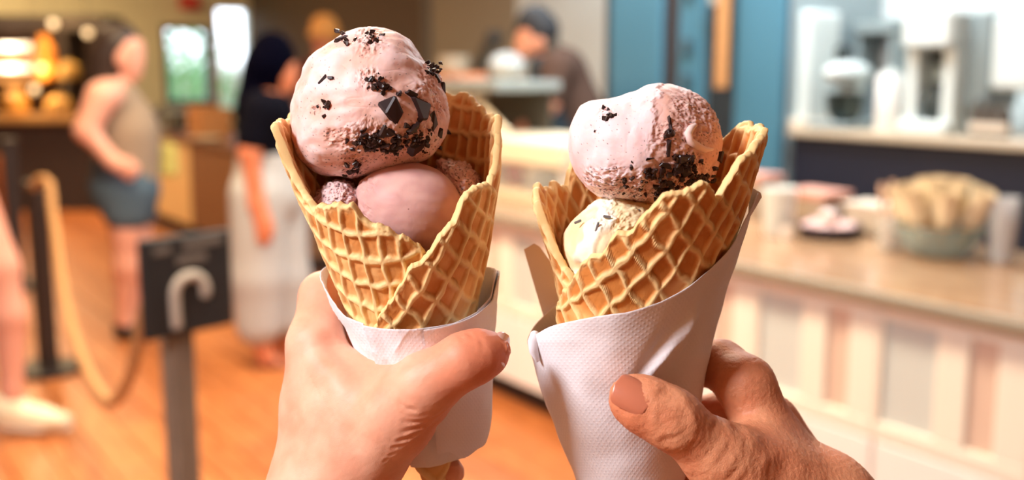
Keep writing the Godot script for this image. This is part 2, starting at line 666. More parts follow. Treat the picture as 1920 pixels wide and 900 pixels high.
func window(called: String, b0: float, b1: float, h0: float, h1: float, mat: Material) -> void:
	var at := rm(13.0, (b0 + b1) / 2, h0)
	var t := Node3D.new()
	t.name = called
	t.transform = Transform3D(Basis(V, Vector3.UP, -U), at)
	add_child(t)
	t.set_meta("kind", "structure")
	var w := b1 - b0
	var h := h1 - h0
	for s in [-1, 1]:
		part("window_jamb", mb().box(Vector3(0.05, h, 0.16), Vector3(s * (w / 2 - 0.025), h / 2, -0.06)), mat, t)
		part("window_rail", mb().box(Vector3(w - 0.1, 0.05, 0.16), Vector3(0, h / 2 + s * (h / 2 - 0.025), -0.06)), mat, t)
	part("pane", mb().box(Vector3(w - 0.1, h - 0.1, 0.006), Vector3(0, h / 2, -0.08), Basis.IDENTITY, 0.001), clear(rgb(240, 250, 248), 0.08), t)


func counters() -> void:
	var face := paint(rgb(246, 240, 226), 0.45)
	var cool_panel := paint(rgb(206, 214, 210), 0.5)
	var warm_panel := paint(rgb(222, 196, 178), 0.5)
	var kick := paint(rgb(38, 36, 36), 0.6)
	for k in range(-1, 8):
		var a0 := 1.37 + 0.46 * k
		var where := "row of white counter cabinets with inset panels"
		var label: String = {-1: "white counter cabinet past the right edge, nearest the viewer", 0: "white counter cabinet at the far right of the view, right of the hand", 1: "white counter cabinet directly right of the wrinkled hand", 2: "white counter cabinet behind the wrinkled hand", 3: "white counter cabinet hidden behind the right cone's napkin", 4: "white counter cabinet behind the left side of the right napkin", 5: "white counter cabinet seen in the gap between the two cones", 6: "white counter cabinet beside the polished thumbnail of the left hand", 7: "farthest white counter cabinet, behind the left cone"}[k]
		var t := thing("counter_cabinet", label, "cabinet", rm(a0 + 0.23, 2.5, 0), room_basis, where)
		part("carcass", mb().box(Vector3(0.458, 0.70, 0.80), Vector3(0, 0.45, -0.412), Basis.IDENTITY, 0.002), face, t)
		part("toe_kick", mb().box(Vector3(0.459, 0.10, 0.74), Vector3(0, 0.05, -0.44), Basis.IDENTITY, 0.002), kick, t)
		var x := [[-0.23, -0.175], [-0.01, 0.04], [0.125, 0.23]]
		x = [[-0.229, -0.22], [-0.05, 0.05], [0.13, 0.229]]
		# stiles and rails stand proud of the panels; local x runs towards the right of the view
		var cuts := [[-0.229, -0.215], [-0.045, 0.05], [0.13, 0.229]]
		for c in cuts:
			part("stile", mb().box(Vector3(c[1] - c[0], 0.30, 0.018), Vector3((c[0] + c[1]) / 2, 0.60, -0.004), Basis.IDENTITY, 0.004), face, t)
		part("rail", mb().box(Vector3(0.458, 0.05, 0.018), Vector3(0, 0.775, -0.004), Basis.IDENTITY, 0.004), face, t)
		part("rail", mb().box(Vector3(0.458, 0.05, 0.018), Vector3(0, 0.425, -0.004), Basis.IDENTITY, 0.004), face, t)
		part("panel", mb().box(Vector3(0.168, 0.30, 0.006), Vector3(-0.13, 0.60, -0.011), Basis.IDENTITY, 0.001), cool_panel, t, "wide blue-grey inset panel")
		part("panel", mb().box(Vector3(0.078, 0.30, 0.006), Vector3(0.09, 0.60, -0.011), Basis.IDENTITY, 0.001), warm_panel, t, "narrow pinkish inset panel")
		part("drawer_front", mb().box(Vector3(0.45, 0.285, 0.018), Vector3(0, 0.25, -0.004), Basis.IDENTITY, 0.005), paint(rgb(244, 243, 240), 0.45), t)
	var top := thing("worktop", "long tan service worktop with a grey front edge", "worktop", rm(3.0, 2.9, 0.80), room_basis)
	var tan_ := wood(rgb(158, 122, 92), rgb(180, 146, 114), 0.16, Vector3(0.8, 2, 2))
	part("slab", mb().box(Vector3(4.2, 0.035, 0.92), Vector3(0, 0.0175, -0.02), Basis.IDENTITY, 0.003), tan_, top)
	part("edge_band", mb().box(Vector3(4.2, 0.036, 0.02), Vector3(0, 0.0175, 0.45), Basis.IDENTITY, 0.006), paint(rgb(150, 142, 126), 0.4), top)
	# ---- on the worktop
	var h := 0.835
	var card := paint(rgb(196, 160, 136), 0.8)
	for k in 2:
		var t := thing("cardboard_box", ["pinkish cardboard box behind the white cup at the back of the worktop", "tan cardboard box with a pinkish lid right of the white cup"][k], "box", rm([3.05, 2.72][k], [3.30, 3.28][k], h), room_basis)
		var s: Vector3 = [Vector3(0.16, 0.16, 0.14), Vector3(0.20, 0.125, 0.16)][k]
		part("body", mb().box(s, Vector3(0, s.y / 2, 0), Basis.IDENTITY, 0.004), paint(rgb(168, 150, 132), 0.8), t)
		part("lid", mb().box(Vector3(s.x + 0.012, 0.03, s.z + 0.012), Vector3(0, s.y + 0.0, 0), Basis.IDENTITY, 0.004), paint(rgb(206, 150, 132), 0.8), t)
	var cup := thing("paper_cup", "white paper cup near the back of the tan worktop", "cup", rm(2.66, 3.0, h))
	part("body", mb().lathe([[0, 0], [0.048, 0], [0.05, 0.004], [0.064, 0.165], [0.067, 0.170], [0.064, 0.172], [0.060, 0.168], [0.046, 0.010], [0, 0.010]], 32), paint(rgb(226, 232, 228), 0.5), cup)
	var small := thing("sample_cup", "tiny white sample cup standing in front of the white paper cup", "cup", rm(2.56, 2.94, h))
	part("body", mb().lathe([[0, 0], [0.02, 0], [0.027, 0.045], [0.025, 0.045], [0.018, 0.004], [0, 0.004]], 20), paint(rgb(240, 232, 224), 0.5), small)
	var dish := thing("serving_dish", "dark blue round dish holding pink pastries on the worktop", "dish", rm(2.51, 3.10, h))
	part("body", mb().lathe([[0, 0], [0.095, 0], [0.10, 0.006], [0.115, 0.045], [0.118, 0.048], [0.112, 0.048], [0.098, 0.012], [0, 0.012]], 40), paint(rgb(28, 32, 56), 0.4), dish)
	for k in 7:
		var q := TAU * k / 6.0
		var r := 0.0 if k == 6 else 0.068
		var ck := thing("pastry", ["pink pastry at the back right of the blue dish", "pink pastry at the right of the blue dish", "pink pastry at the front right of the blue dish", "pink pastry at the front left of the blue dish", "pink pastry at the left of the blue dish", "pink pastry at the back left of the blue dish", "pale pink pastry on top in the middle of the blue dish"][k], "pastry", rm(2.51, 3.10, h + (0.056 if k == 6 else 0.013)) + Vector3(cos(q), 0, sin(q)) * r, Basis.IDENTITY, "pink pastries in the blue dish")
		part("crumb", mb().lathe([[0, 0], [0.028, 0], [0.034, 0.010], [0.035, 0.022], [0, 0.022]], 20), paint(rgb(216, 176, 150), 0.8), ck)
		part("icing", mb(lin(236, 196, 190)).blob(Vector3(0, 0.024, 0), Vector3(0.035, 0.020, 0.035), Basis.IDENTITY, 0.15, noise_b), paint(rgb(238, 200, 194) if k != 6 else rgb(240, 220, 214), 0.6), ck)
	var tub := thing("plastic_tub", "beige plastic tub with a lid behind the blue dish", "tub", rm(2.46, 3.31, h), room_basis)
	part("body", mb().box(Vector3(0.20, 0.10, 0.14), Vector3(0, 0.05, 0), Basis.IDENTITY, 0.012), paint(rgb(196, 182, 164), 0.5), tub)
	part("lid", mb().box(Vector3(0.212, 0.016, 0.152), Vector3(0, 0.106, 0), Basis.IDENTITY, 0.006), paint(rgb(222, 208, 190), 0.5), tub)
	var glass := clear(rgb(225, 240, 240), 0.22)
	var jar := thing("glass_jar", "clear glass jar with beige sticks left of the heaped glass bowl", "jar", rm(2.21, 3.05, h))
	part("body", mb().lathe([[0, 0], [0.038, 0], [0.042, 0.006], [0.042, 0.11], [0.036, 0.12], [0.036, 0.135], [0.034, 0.135], [0.034, 0.12], [0.040, 0.108], [0.040, 0.01], [0, 0.01]], 32), glass, jar)
	for k in 6:
		var st := thing("wafer_stick", ["upright wafer stick at the back of the glass jar", "wafer stick leaning left in the glass jar", "wafer stick at the front left of the glass jar", "wafer stick at the front of the glass jar", "wafer stick leaning right in the glass jar", "wafer stick at the back right of the glass jar"][k], "wafer", rm(2.21, 3.05, h + 0.012) + Vector3(cos(k), 0, sin(k)) * 0.018, Basis.from_euler(Vector3(sin(k) * 0.12, 0, -cos(k) * 0.12)), "wafer sticks in the jar")
		part("roll", mb().lathe([[0, 0], [0.009, 0], [0.009, 0.17 + 0.01 * k], [0, 0.17 + 0.01 * k]], 12), paint(rgb(226, 190, 164), 0.7), st)
	var bowl := thing("glass_bowl", "pale glass bowl heaped with wrapped cones on the worktop", "bowl", rm(2.06, 3.10, h))
	part("body", mb().lathe([[0, 0], [0.085, 0], [0.095, 0.004], [0.125, 0.05], [0.145, 0.10], [0.147, 0.104], [0.141, 0.104], [0.120, 0.055], [0.088, 0.010], [0, 0.010]], 40), clear(rgb(170, 200, 200), 0.45), bowl)
	var wrap_m := paint(rgb(232, 214, 180), 0.45)
	wrap_m.clearcoat_enabled = true; wrap_m.clearcoat = 0.6
	var cone_labels := ["wrapped wafer cone leaning right, at the right rim of the glass bowl", "wrapped wafer cone leaning to the front right over the glass bowl's rim", "wrapped wafer cone leaning straight forward over the glass bowl's rim", "wrapped wafer cone leaning left and forward over the glass bowl's rim", "wrapped wafer cone leaning left and back, leftmost in the glass bowl", "wrapped wafer cone leaning backward at the far rim of the glass bowl", "wrapped wafer cone leaning right and back in the glass bowl", "nearly upright wrapped wafer cone, front right of the bowl's middle", "nearly upright wrapped wafer cone, front left of the bowl's middle", "nearly upright wrapped wafer cone, back left of the bowl's middle", "nearly upright wrapped wafer cone, back right of the bowl's middle"]
	for n in 11:
		var outer := n < 7
		var q := TAU * n / 7.0 if outer else TAU * (n - 6.5) / 4.0
		var d := Vector3(cos(q), 0, sin(q))
		var t := thing("wrapped_cone", cone_labels[n], "wrapped cone", rm(2.06, 3.10, h + (0.014 if outer else 0.03)) + d * (0.056 if outer else 0.022), Basis(Vector3.UP.cross(d), 0.36 + 0.05 * sin(n * 2.1) if outer else 0.13) * Basis(Vector3.UP, n * 0.7), "wrapped cones in the glass bowl")
		part("wafer", mb().lathe([[0, 0], [0.006, 0], [0.031, 0.15], [0.033, 0.158], [0.028, 0.158], [0, 0.12]], 20), paint(rgb(214, 172, 116), 0.7), t)
		var fr := mb()
		var ring := PackedVector3Array()
		for row in 4:
			for i in 24:
				var qa := TAU * i / 24
				var r: float = [0.034, 0.036, 0.030, 0.038][row] + 0.004 * sin(qa * 6.0 + n) * row / 3.0
				ring.append(Vector3(sin(qa) * r, [0.11, 0.165, 0.19, 0.225][row], cos(qa) * r))
		fr.grid(ring, 24, 4, true)
		part("wrapper", fr, wrap_m, t)
	for k in 2:
		var t := thing("plastic_cup", ["clear plastic cup stack right of the glass bowl", "amber jar at the right edge of the worktop"][k], ["cup", "jar"][k], rm([1.88, 1.80][k], [3.16, 3.34][k], h))
		if k == 0:
			for j in 3:
				part("cup", mb().lathe([[0, 0.03 * j], [0.033, 0.03 * j], [0.045, 0.14 + 0.03 * j], [0.047, 0.143 + 0.03 * j], [0.043, 0.143 + 0.03 * j], [0.031, 0.004 + 0.03 * j], [0, 0.004 + 0.03 * j]], 28), clear(rgb(235, 240, 244), 0.5), t)
		else:
			part("body", mb().lathe([[0, 0], [0.04, 0], [0.045, 0.01], [0.045, 0.14], [0.03, 0.16], [0, 0.16]], 28), paint(rgb(150, 116, 84), 0.4), t)
			part("lid", mb().lathe([[0, 0.16], [0.036, 0.16], [0.036, 0.185], [0, 0.185]], 28), paint(rgb(206, 190, 170), 0.5), t)
	# ---- display case at the far end
	var cs_ := thing("display_case", "cream display case with a glass front at the far end of the worktop", "display case", rm(4.35, 3.05, h), room_basis)
	var crm := paint(rgb(240, 224, 196), 0.5)
	part("base", mb().box(Vector3(1.24, 0.03, 0.5), Vector3(0, 0.015, 0)), crm, cs_)
	part("top", mb().box(Vector3(1.26, 0.11, 0.52), Vector3(0, 0.22, 0), Basis.IDENTITY, 0.01), crm, cs_)
	for s in [-1, 1]:
		part("end_panel", mb().box(Vector3(0.02, 0.135, 0.48), Vector3(s * 0.61, 0.0975, 0)), paint(rgb(220, 212, 200), 0.5), cs_)
	part("front_pane", mb().box(Vector3(1.2, 0.13, 0.006), Vector3(0, 0.0975, 0.245), Basis.IDENTITY, 0.001), clear(rgb(225, 240, 240), 0.12), cs_)
	var tubs := [rgb(214, 226, 230), rgb(150, 140, 132), rgb(232, 226, 220), rgb(196, 70, 70), rgb(236, 220, 206), rgb(160, 200, 206), rgb(120, 112, 104)]
	for k in 7:
		var t := thing("ice_cream_tub", ["pale blue tub in the display case, nearest its right end", "grey tub second from the right in the display case", "white tub third from the right in the display case", "red tub in the middle of the display case", "cream tub left of the red tub in the display case", "light blue tub second from the left in the display case", "dark grey tub nearest the left end of the display case"][k], "tub", rm(3.85 + 0.165 * k, 3.0, h + 0.03))
		part("body", mb().lathe([[0, 0], [0.055, 0], [0.066, 0.10], [0.069, 0.104], [0.064, 0.104], [0.054, 0.01], [0, 0.01]], 24), paint(tubs[k], 0.5), t)
		part("contents", mb().blob(Vector3(0, 0.085, 0), Vector3(0.058, 0.025, 0.058), Basis.IDENTITY, 0.2, noise_b), paint(tubs[(k + 3) % 7].lerp(rgb(240, 226, 214), 0.6), 0.6), t)
	var sh := thing("overshelf", "raised grey-blue and cream serving shelf on slanted struts above the display case", "shelf", rm(4.97, 3.05, h + 0.279), room_basis)
	part("shelf_board", mb().box(Vector3(0.62, 0.05, 0.40), Vector3(0.34, 0.235, 0), Basis.IDENTITY, 0.008), paint(rgb(140, 150, 150), 0.4), sh, "grey-blue shelf board")
	part("shelf_board", mb().box(Vector3(0.9, 0.09, 0.42), Vector3(-0.43, 0.17, 0), Basis.IDENTITY, 0.008), crm, sh, "cream shelf board")
	for s in [[0.60, 0.30], [0.06, 0.30], [-0.46, -0.36], [-0.1, -0.04]]:
		part("strut", mb().tube([Vector3(s[0], 0.012, 0.1), Vector3(s[0] * 0.5 + s[1] * 0.5, 0.09, 0.1), Vector3(s[1], 0.18, 0.1)], [0.018, 0.018, 0.018]), crm, sh)
	part("back_panel", mb().box(Vector3(1.2, 0.20, 0.02), Vector3(0.0, 0.10, -0.17)), paint(rgb(70, 66, 58), 0.7), sh)


func spot(x: float, b: float, h: float) -> Vector3:     # on the back counter, below that column of the photograph
	var p := on_b(x, 200, b)
	return Vector3(p.x, h, p.z)

func kitchen() -> void:
	var navy := paint(rgb(26, 28, 44), 0.5)
	var t := thing("back_counter", "dark navy back counter with a tan top under the white appliances", "counter", rm(1.95, 4.2, 0), room_basis)
	part("body", mb().box(Vector3(3.44, 1.05, 0.68), Vector3(0, 0.575, -0.36), Basis.IDENTITY, 0.004), navy, t)
	part("plinth", mb().box(Vector3(3.44, 0.05, 0.60), Vector3(0, 0.025, -0.40)), paint(rgb(20, 20, 24), 0.7), t)
	part("top", mb().box(Vector3(3.46, 0.04, 0.73), Vector3(0, 1.12, -0.355), Basis.IDENTITY, 0.006), paint(rgb(190, 172, 148), 0.35), t)
	var h := 1.14
	var wh := paint(rgb(206, 214, 212), 0.35)
	var gr := paint(rgb(128, 140, 142), 0.35)
	var dk := paint(rgb(38, 48, 48), 0.4)
	var steel := paint(rgb(150, 160, 160), 0.25, 0.8)
	# tall white dispenser
	t = thing("dispenser", "tall white dispenser at the left end of the back counter beside the blue cooler", "dispenser", spot(1520, 4.42, h), room_basis)
	part("body", mb().box(Vector3(0.15, 0.56, 0.26), Vector3(0, 0.30, 0), Basis.IDENTITY, 0.02), wh, t)
	part("foot", mb().box(Vector3(0.165, 0.04, 0.32), Vector3(0, 0.02, 0.02), Basis.IDENTITY, 0.008), paint(rgb(222, 208, 190), 0.5), t)
	part("spout", mb().tube([Vector3(0, 0.34, 0.12), Vector3(0, 0.34, 0.18), Vector3(0, 0.30, 0.19)], [0.015]), gr, t)
	# stand mixer
	t = thing("stand_mixer", "white stand mixer with a dark bowl and black knob on the back counter", "mixer", spot(1590, 4.37, h), room_basis)
	part("foot", mb().box(Vector3(0.22, 0.035, 0.30), Vector3(0, 0.0175, 0.02), Basis.IDENTITY, 0.012), gr, t)
	part("column", mb().box(Vector3(0.10, 0.24, 0.10), Vector3(-0.05, 0.15, -0.09), Basis.IDENTITY, 0.02), wh, t)
	part("head", mb().blob(Vector3(-0.01, 0.27, 0.0), Vector3(0.075, 0.062, 0.16)), wh, t)
	part("bowl", mb().lathe([[0, 0.035], [0.05, 0.035], [0.085, 0.08], [0.095, 0.17], [0.098, 0.175], [0.09, 0.175], [0.05, 0.05], [0, 0.045]], 32, Vector3(0.02, 0, 0.05)), paint(rgb(62, 74, 74), 0.3, 0.5), t)
	part("knob", mb().box(Vector3(0.07, 0.09, 0.06), Vector3(-0.03, 0.36, 0.02), Basis.IDENTITY, 0.015), dk, t)
	# juice machine
	t = thing("drink_machine", "grey framed drink machine behind the white canister on the back counter", "drink machine", spot(1655, 4.74, h), room_basis)
	part("hood", mb().box(Vector3(0.24, 0.07, 0.24), Vector3(0, 0.50, 0), Basis.IDENTITY, 0.01), gr, t)
	part("back_panel", mb().box(Vector3(0.22, 0.44, 0.03), Vector3(0, 0.25, -0.10), Basis.IDENTITY, 0.005), paint(rgb(206, 212, 220), 0.4), t)
	for s in [-1, 1]:
		part("post", mb().box(Vector3(0.03, 0.46, 0.2), Vector3(s * 0.10, 0.24, 0), Basis.IDENTITY, 0.006), gr, t)
	part("base", mb().box(Vector3(0.24, 0.03, 0.26), Vector3(0, 0.015, 0), Basis.IDENTITY, 0.006), gr, t)
	t = thing("canister", "plain white upright canister in front of the grey drink machine", "canister", spot(1667, 4.32, h))
	part("body", mb().lathe([[0, 0], [0.058, 0], [0.062, 0.006], [0.062, 0.25], [0.058, 0.262], [0, 0.262]], 32), paint(rgb(240, 240, 238), 0.4), t)
	part("lid", mb().lathe([[0, 0.262], [0.05, 0.262], [0.05, 0.278], [0.012, 0.284], [0.010, 0.30], [0, 0.302]], 32), wh, t)
	t = thing("bottle", "dark grey bottle between the white canister and the coffee brewer", "bottle", spot(1717, 4.36, h))
	part("body", mb().lathe([[0, 0], [0.035, 0], [0.037, 0.14], [0.014, 0.20], [0.014, 0.24], [0, 0.24]], 24), paint(rgb(84, 84, 78), 0.4), t)
	# coffee brewer
	t = thing("coffee_brewer", "white coffee brewer with a dark carafe in its recess on the back counter", "coffee machine", spot(1768, 4.42, h), room_basis)
	part("base", mb().box(Vector3(0.25, 0.06, 0.30), Vector3(0, 0.03, 0.02), Basis.IDENTITY, 0.012), wh, t)
	part("column", mb().box(Vector3(0.25, 0.50, 0.12), Vector3(0, 0.29, -0.09), Basis.IDENTITY, 0.012), paint(rgb(206, 220, 216), 0.4), t)
	for s in [-1, 1]:
		part("side_wall", mb().box(Vector3(0.06, 0.34, 0.16), Vector3(s * 0.095, 0.22, 0.04), Basis.IDENTITY, 0.008), wh, t)
	part("head", mb().box(Vector3(0.25, 0.17, 0.30), Vector3(0, 0.47, 0.02), Basis.IDENTITY, 0.018), wh, t)
	part("carafe", mb().lathe([[0, 0.06], [0.045, 0.06], [0.055, 0.10], [0.052, 0.16], [0.028, 0.21], [0.034, 0.235], [0, 0.235]], 28, Vector3(0, 0, 0.06)), dk, t)
	part("filter_basket", mb().lathe([[0, 0.31], [0.03, 0.31], [0.045, 0.385], [0, 0.385]], 24, Vector3(0, 0, 0.06)), dk, t)
	# grinder
	t = thing("grinder", "grey and white box-shaped grinder right of the coffee brewer", "grinder", spot(1905, 4.50, h), room_basis)
	part("body", mb().box(Vector3(0.13, 0.42, 0.24), Vector3(-0.13, 0.33, 0), Basis.IDENTITY, 0.012), gr, t)
	part("hopper", mb().box(Vector3(0.30, 0.32, 0.26), Vector3(0.09, 0.36, 0), Basis.IDENTITY, 0.02), wh, t)
	for s in [-0.16, 0.2]:
		part("leg", mb().box(Vector3(0.04, 0.21, 0.2), Vector3(s, 0.105, 0), Basis.IDENTITY, 0.006), gr, t)
	for k in 3:
		t = thing("bottle", ["dark syrup bottle under the grinder, nearest the coffee brewer", "dark syrup bottle under the middle of the grinder", "dark syrup bottle under the right end of the grinder"][k], "bottle", spot(1835 + 24 * k, 4.34, h), Basis.IDENTITY, "dark bottles on the back counter")
		part("body", mb().lathe([[0, 0], [0.03, 0], [0.032, 0.10], [0.012, 0.14], [0.012, 0.165], [0, 0.165]], 20), paint(rgb(70, 62, 56), 0.35), t)
		part("label_band", mb().lathe([[0.0325, 0.02], [0.0335, 0.022], [0.0335, 0.06], [0.0325, 0.062]], 20), paint(rgb(210, 196, 180), 0.6), t)
	# blue cooler
	var blue := paint(rgb(82, 134, 158), 0.32, 0.25)
	t = thing("cooler", "tall blue steel cooler with dark gaps between its doors, behind the right cone", "cooler", rm(4.43, 4.2, 0), room_basis)
	part("body", mb().box(Vector3(1.44, 2.3, 0.70), Vector3(0, 1.15, -0.37), Basis.IDENTITY, 0.01), paint(rgb(150, 164, 168), 0.4), t)
	for s in [[-0.70, 0.06], [0.27, 0.22], [0.713, 0.012]]:
		part("gap_lining", mb().box(Vector3(s[1], 2.2, 0.012), Vector3(s[0], 1.15, -0.015)), paint(rgb(36, 44, 50), 0.6), t, "dark recess beside a door")
	for s in [[-0.64, -0.19, 0], [-0.05, 0.15, 1], [0.39, 0.71, 2]]:
		var d := part("door", mb().box(Vector3(s[1] - s[0], 2.16, 0.05), Vector3((s[0] + s[1]) / 2, 1.16, 0.005), Basis.IDENTITY, 0.012), blue, t)
		if s[2] == 1:
			for y in [1.85, 1.55, 1.36]:
				part("latch", mb().box(Vector3(0.05, 0.09, 0.04), Vector3(0.05, y, 0.045), Basis.IDENTITY, 0.01), paint(rgb(56, 74, 82), 0.4), d)
	part("gap_lining", mb().box(Vector3(0.13, 2.1, 0.02), Vector3(-0.12, 1.15, -0.012)), paint(rgb(52, 40, 38), 0.7), t, "dark brown strip between the doors")
	t = thing("bread_paddle", "long light wooden paddle hanging against the blue cooler doors", "paddle", rm(4.08, 4.12, 1.33), room_basis)
	part("blade", mb().box(Vector3(0.085, 0.55, 0.02), Vector3(0, 0.275, 0), Basis.IDENTITY, 0.006), wood(rgb(176, 122, 74), rgb(206, 152, 98), 0.6), t)
	part("handle", mb().tube([Vector3(0, 0.55, 0), Vector3(0, 0.80, 0)], [0.016]), wood(rgb(176, 122, 74), rgb(206, 152, 98), 0.6), t)
	part("hook", mb().tube([Vector3(-0.07, 0.44, 0.0), Vector3(-0.07, 0.5, 0.025), Vector3(-0.07, 0.56, 0.0)], [0.02]), paint(rgb(190, 190, 180), 0.4), t)
	# busy prep table beyond the display case
	var p := on_z(895, 150, 7.2)
	t = thing("prep_table", "cream prep table behind the display case, left of the server", "table", Vector3(p.x, 0, p.z), room_basis)
	part("tabletop", mb().box(Vector3(1.5, 0.05, 0.6), Vector3(0, p.y - 0.025, 0), Basis.IDENTITY, 0.008), paint(rgb(222, 206, 180), 0.5), t)
	for s in [-1, 1]:
		for z in [-1, 1]:
			part("leg", mb().box(Vector3(0.05, p.y - 0.05, 0.05), Vector3(s * 0.7, (p.y - 0.05) / 2, z * 0.26)), paint(rgb(150, 140, 126), 0.6), t)
	t = thing("tray", "copper-orange tray lying on the cream prep table", "tray", p + room_basis * Vector3(0.02, 0, 0.18), room_basis)
	part("body", mb().box(Vector3(0.46, 0.05, 0.21), Vector3(0, 0.025, 0), Basis.IDENTITY, 0.012), paint(rgb(214, 136, 96), 0.5), t)
	t = thing("slicer", "dark machine with a slanted arm on the prep table", "slicer", p + room_basis * Vector3(-0.10, 0, -0.14), room_basis)
	part("arm", mb().box(Vector3(0.09, 0.34, 0.12), Vector3(0.02, 0.18, 0), Basis(Vector3(0, 0, 1), -0.65), 0.02), paint(rgb(58, 52, 46), 0.5), t)
	part("base", mb().box(Vector3(0.26, 0.05, 0.2), Vector3(0, 0.025, 0), Basis.IDENTITY, 0.01), paint(rgb(70, 66, 60), 0.5), t)
	part("blade", mb().lathe([[0, 0], [0.10, 0], [0.105, 0.01], [0, 0.02]], 28, Vector3(0.08, 0.15, 0.02), Basis(Vector3.RIGHT, PI / 2)), steel, t)
	t = thing("bowl", "pale bowl left of the dark slicer on the prep table", "bowl", p + room_basis * Vector3(-0.30, 0, 0.0), room_basis)
	part("body", mb().lathe([[0, 0], [0.06, 0], [0.11, 0.10], [0.115, 0.16], [0.108, 0.16], [0.05, 0.012], [0, 0.012]], 28), paint(rgb(196, 184, 162), 0.5), t)
	t = thing("bag", "crumpled white paper bag right of the dark slicer on the prep table", "bag", p + room_basis * Vector3(0.20, 0, -0.10), room_basis)
	part("body", mb().blob(Vector3(0, 0.092, 0), Vector3(0.14, 0.08, 0.10), Basis.IDENTITY, 0.3, noise_b), paint(rgb(208, 214, 214), 0.8), t)


func shelves() -> void:
	# the warm-lit retail shelves at the far left
	var dark := paint(rgb(44, 34, 30), 0.7)
	var o := on_z(70, 215, 11.0)
	var t := thing("shelf_unit", "dark wooden shelf unit with warm lamps at the far left", "shelf", Vector3(o.x, 0, o.z))
	var top := on_z(70, 38, 11.0).y
	var mid := o.y
	part("cabinet", mb().box(Vector3(1.45, mid - 0.058, 0.724), Vector3(0.03, (mid - 0.058) / 2, -0.072)), paint(rgb(58, 46, 42), 0.7), t)
	part("counter_top", mb().box(Vector3(1.53, 0.072, 0.839), Vector3(0.03, mid - 0.022, 0)), wood(rgb(150, 110, 66), rgb(196, 152, 96), 0.5), t)
	part("back_panel", mb().box(Vector3(1.45, top - mid, 0.043), Vector3(0.03, (top + mid) / 2, -0.376)), paint(rgb(80, 52, 36), 0.8), t)
	part("header", mb().box(Vector3(1.53, 0.145, 0.579), Vector3(0.03, top - 0.029, -0.116)), dark, t)
	part("shelf_board", mb().box(Vector3(0.724, 0.043, 0.492), Vector3(-0.347, on_z(30, 110, 11.0).y, -0.09)), wood(rgb(150, 110, 66), rgb(196, 152, 96), 0.5), t)
	part("shelf_board", mb().box(Vector3(0.868, 0.043, 0.492), Vector3(-0.275, on_z(30, 150, 11.0).y, -0.09)), wood(rgb(150, 110, 66), rgb(196, 152, 96), 0.5), t)
	for s in [-0.68, 0.35, 0.74]:
		part("upright", mb().box(Vector3(0.087, top - mid, 0.492), Vector3(s, (top + mid) / 2, -0.116)), dark, t)
	# light tubes under the boards
	for k in 2:
		var y: float = [88.0, 128.0][k]
		var q := on_z(20, y, 10.85)
		var lt := thing("light_tube", ["glowing tube light under the upper board of the dark shelf unit", "glowing tube light under the lower board of the dark shelf unit"][k], "light", q)
		part("lamp_tube", mb().tube([Vector3(-0.23, 0, 0), Vector3(0.20, 0, 0)], [0.032]), glow(rgb(255, 222, 184), 1.1), lt)
		part("end_cap", mb().lathe([[0, 0], [0.037, 0], [0.037, 0.03], [0, 0.03]], 16, Vector3(0.216, 0, 0), Basis(Vector3(0, 0, 1), -PI / 2)), dark, lt)
		var li := OmniLight3D.new()
		li.name = "light"
		li.position = Vector3(0, 0, 0.05)
		li.light_energy = 0.25; li.light_color = rgb(255, 222, 184); li.light_size = 0.1; li.omni_range = 20; li.omni_attenuation = 2.0; li.shadow_enabled = true
		lt.add_child(li)
	# globe bulbs
	var n := 0
	for s in [[100, 45, 10.6], [165, 62, 10.5], [64, 168, 10.55], [78, 128, 10.6]]:
		var q := on_z(s[0], s[1], s[2])
		var lt := thing("globe_lamp", ["highest warm globe bulb, hanging at the top of the dark shelf unit", "warm globe bulb just above the shoulder of the woman in shorts", "lowest warm globe bulb, close to the tan shelf counter", "warm globe bulb below the amber bottle"][n], "lamp", q, Basis.IDENTITY, "warm globe bulbs at the dark shelves")
		part("bulb", mb().blob(Vector3.ZERO, Vector3(0.038, 0.040, 0.038)), glow(rgb(255, 208, 140), 1.6), lt)
		part("socket", mb().lathe([[0, 0.035], [0.018, 0.035], [0.018, 0.08], [0, 0.082]], 16), dark, lt)
		part("cord", mb().tube([Vector3(0, 0.08, 0), Vector3(0, 3.1 - q.y, 0)], [0.003], 6), dark, lt)
		var li := OmniLight3D.new()
		li.name = "light"
		li.light_energy = 0.16; li.light_color = rgb(255, 208, 140); li.light_size = 0.02; li.omni_range = 20; li.omni_attenuation = 2.0; li.shadow_enabled = true
		lt.add_child(li)
		n += 1
	# goods
	for s in [[86, 140, 0.11, "tall amber bottle on the lower board of the dark shelf unit", rgb(204, 128, 42), 0.43, "bottle"], [112, 208, 0.14, "tan basket standing on the shelf counter at the far left", rgb(176, 136, 74), 0.20, "basket"], [30, 208, 0.13, "ochre jar at the left end of the shelf counter", rgb(176, 126, 56), 0.26, "jar"], [130, 140, 0.11, "olive-brown pot at the right end of the lower shelf board", rgb(166, 130, 66), 0.18, "pot"]]:
		var q := on_z(s[0], s[1], 10.75)
		q.y = mid + 0.01 if s[1] == 208 else on_z(30, 150, 11.0).y + 0.015
		var g := thing(s[6], s[3], s[6], q)
		part("body", mb().lathe([[0, 0], [s[2] * 0.8, 0], [s[2], s[5] * 0.25], [s[2] * 0.9, s[5] * 0.7], [s[2] * 0.45, s[5] * 0.9], [s[2] * 0.45, s[5]], [0, s[5]]], 24), paint(s[4], 0.5), g)
	# brown cabinets farther along the queue
	var names := ["brown panelled cabinet behind the sign on its post", "wooden cabinet with sunlight put into its pale colour, at the far end of the brown cabinet"]
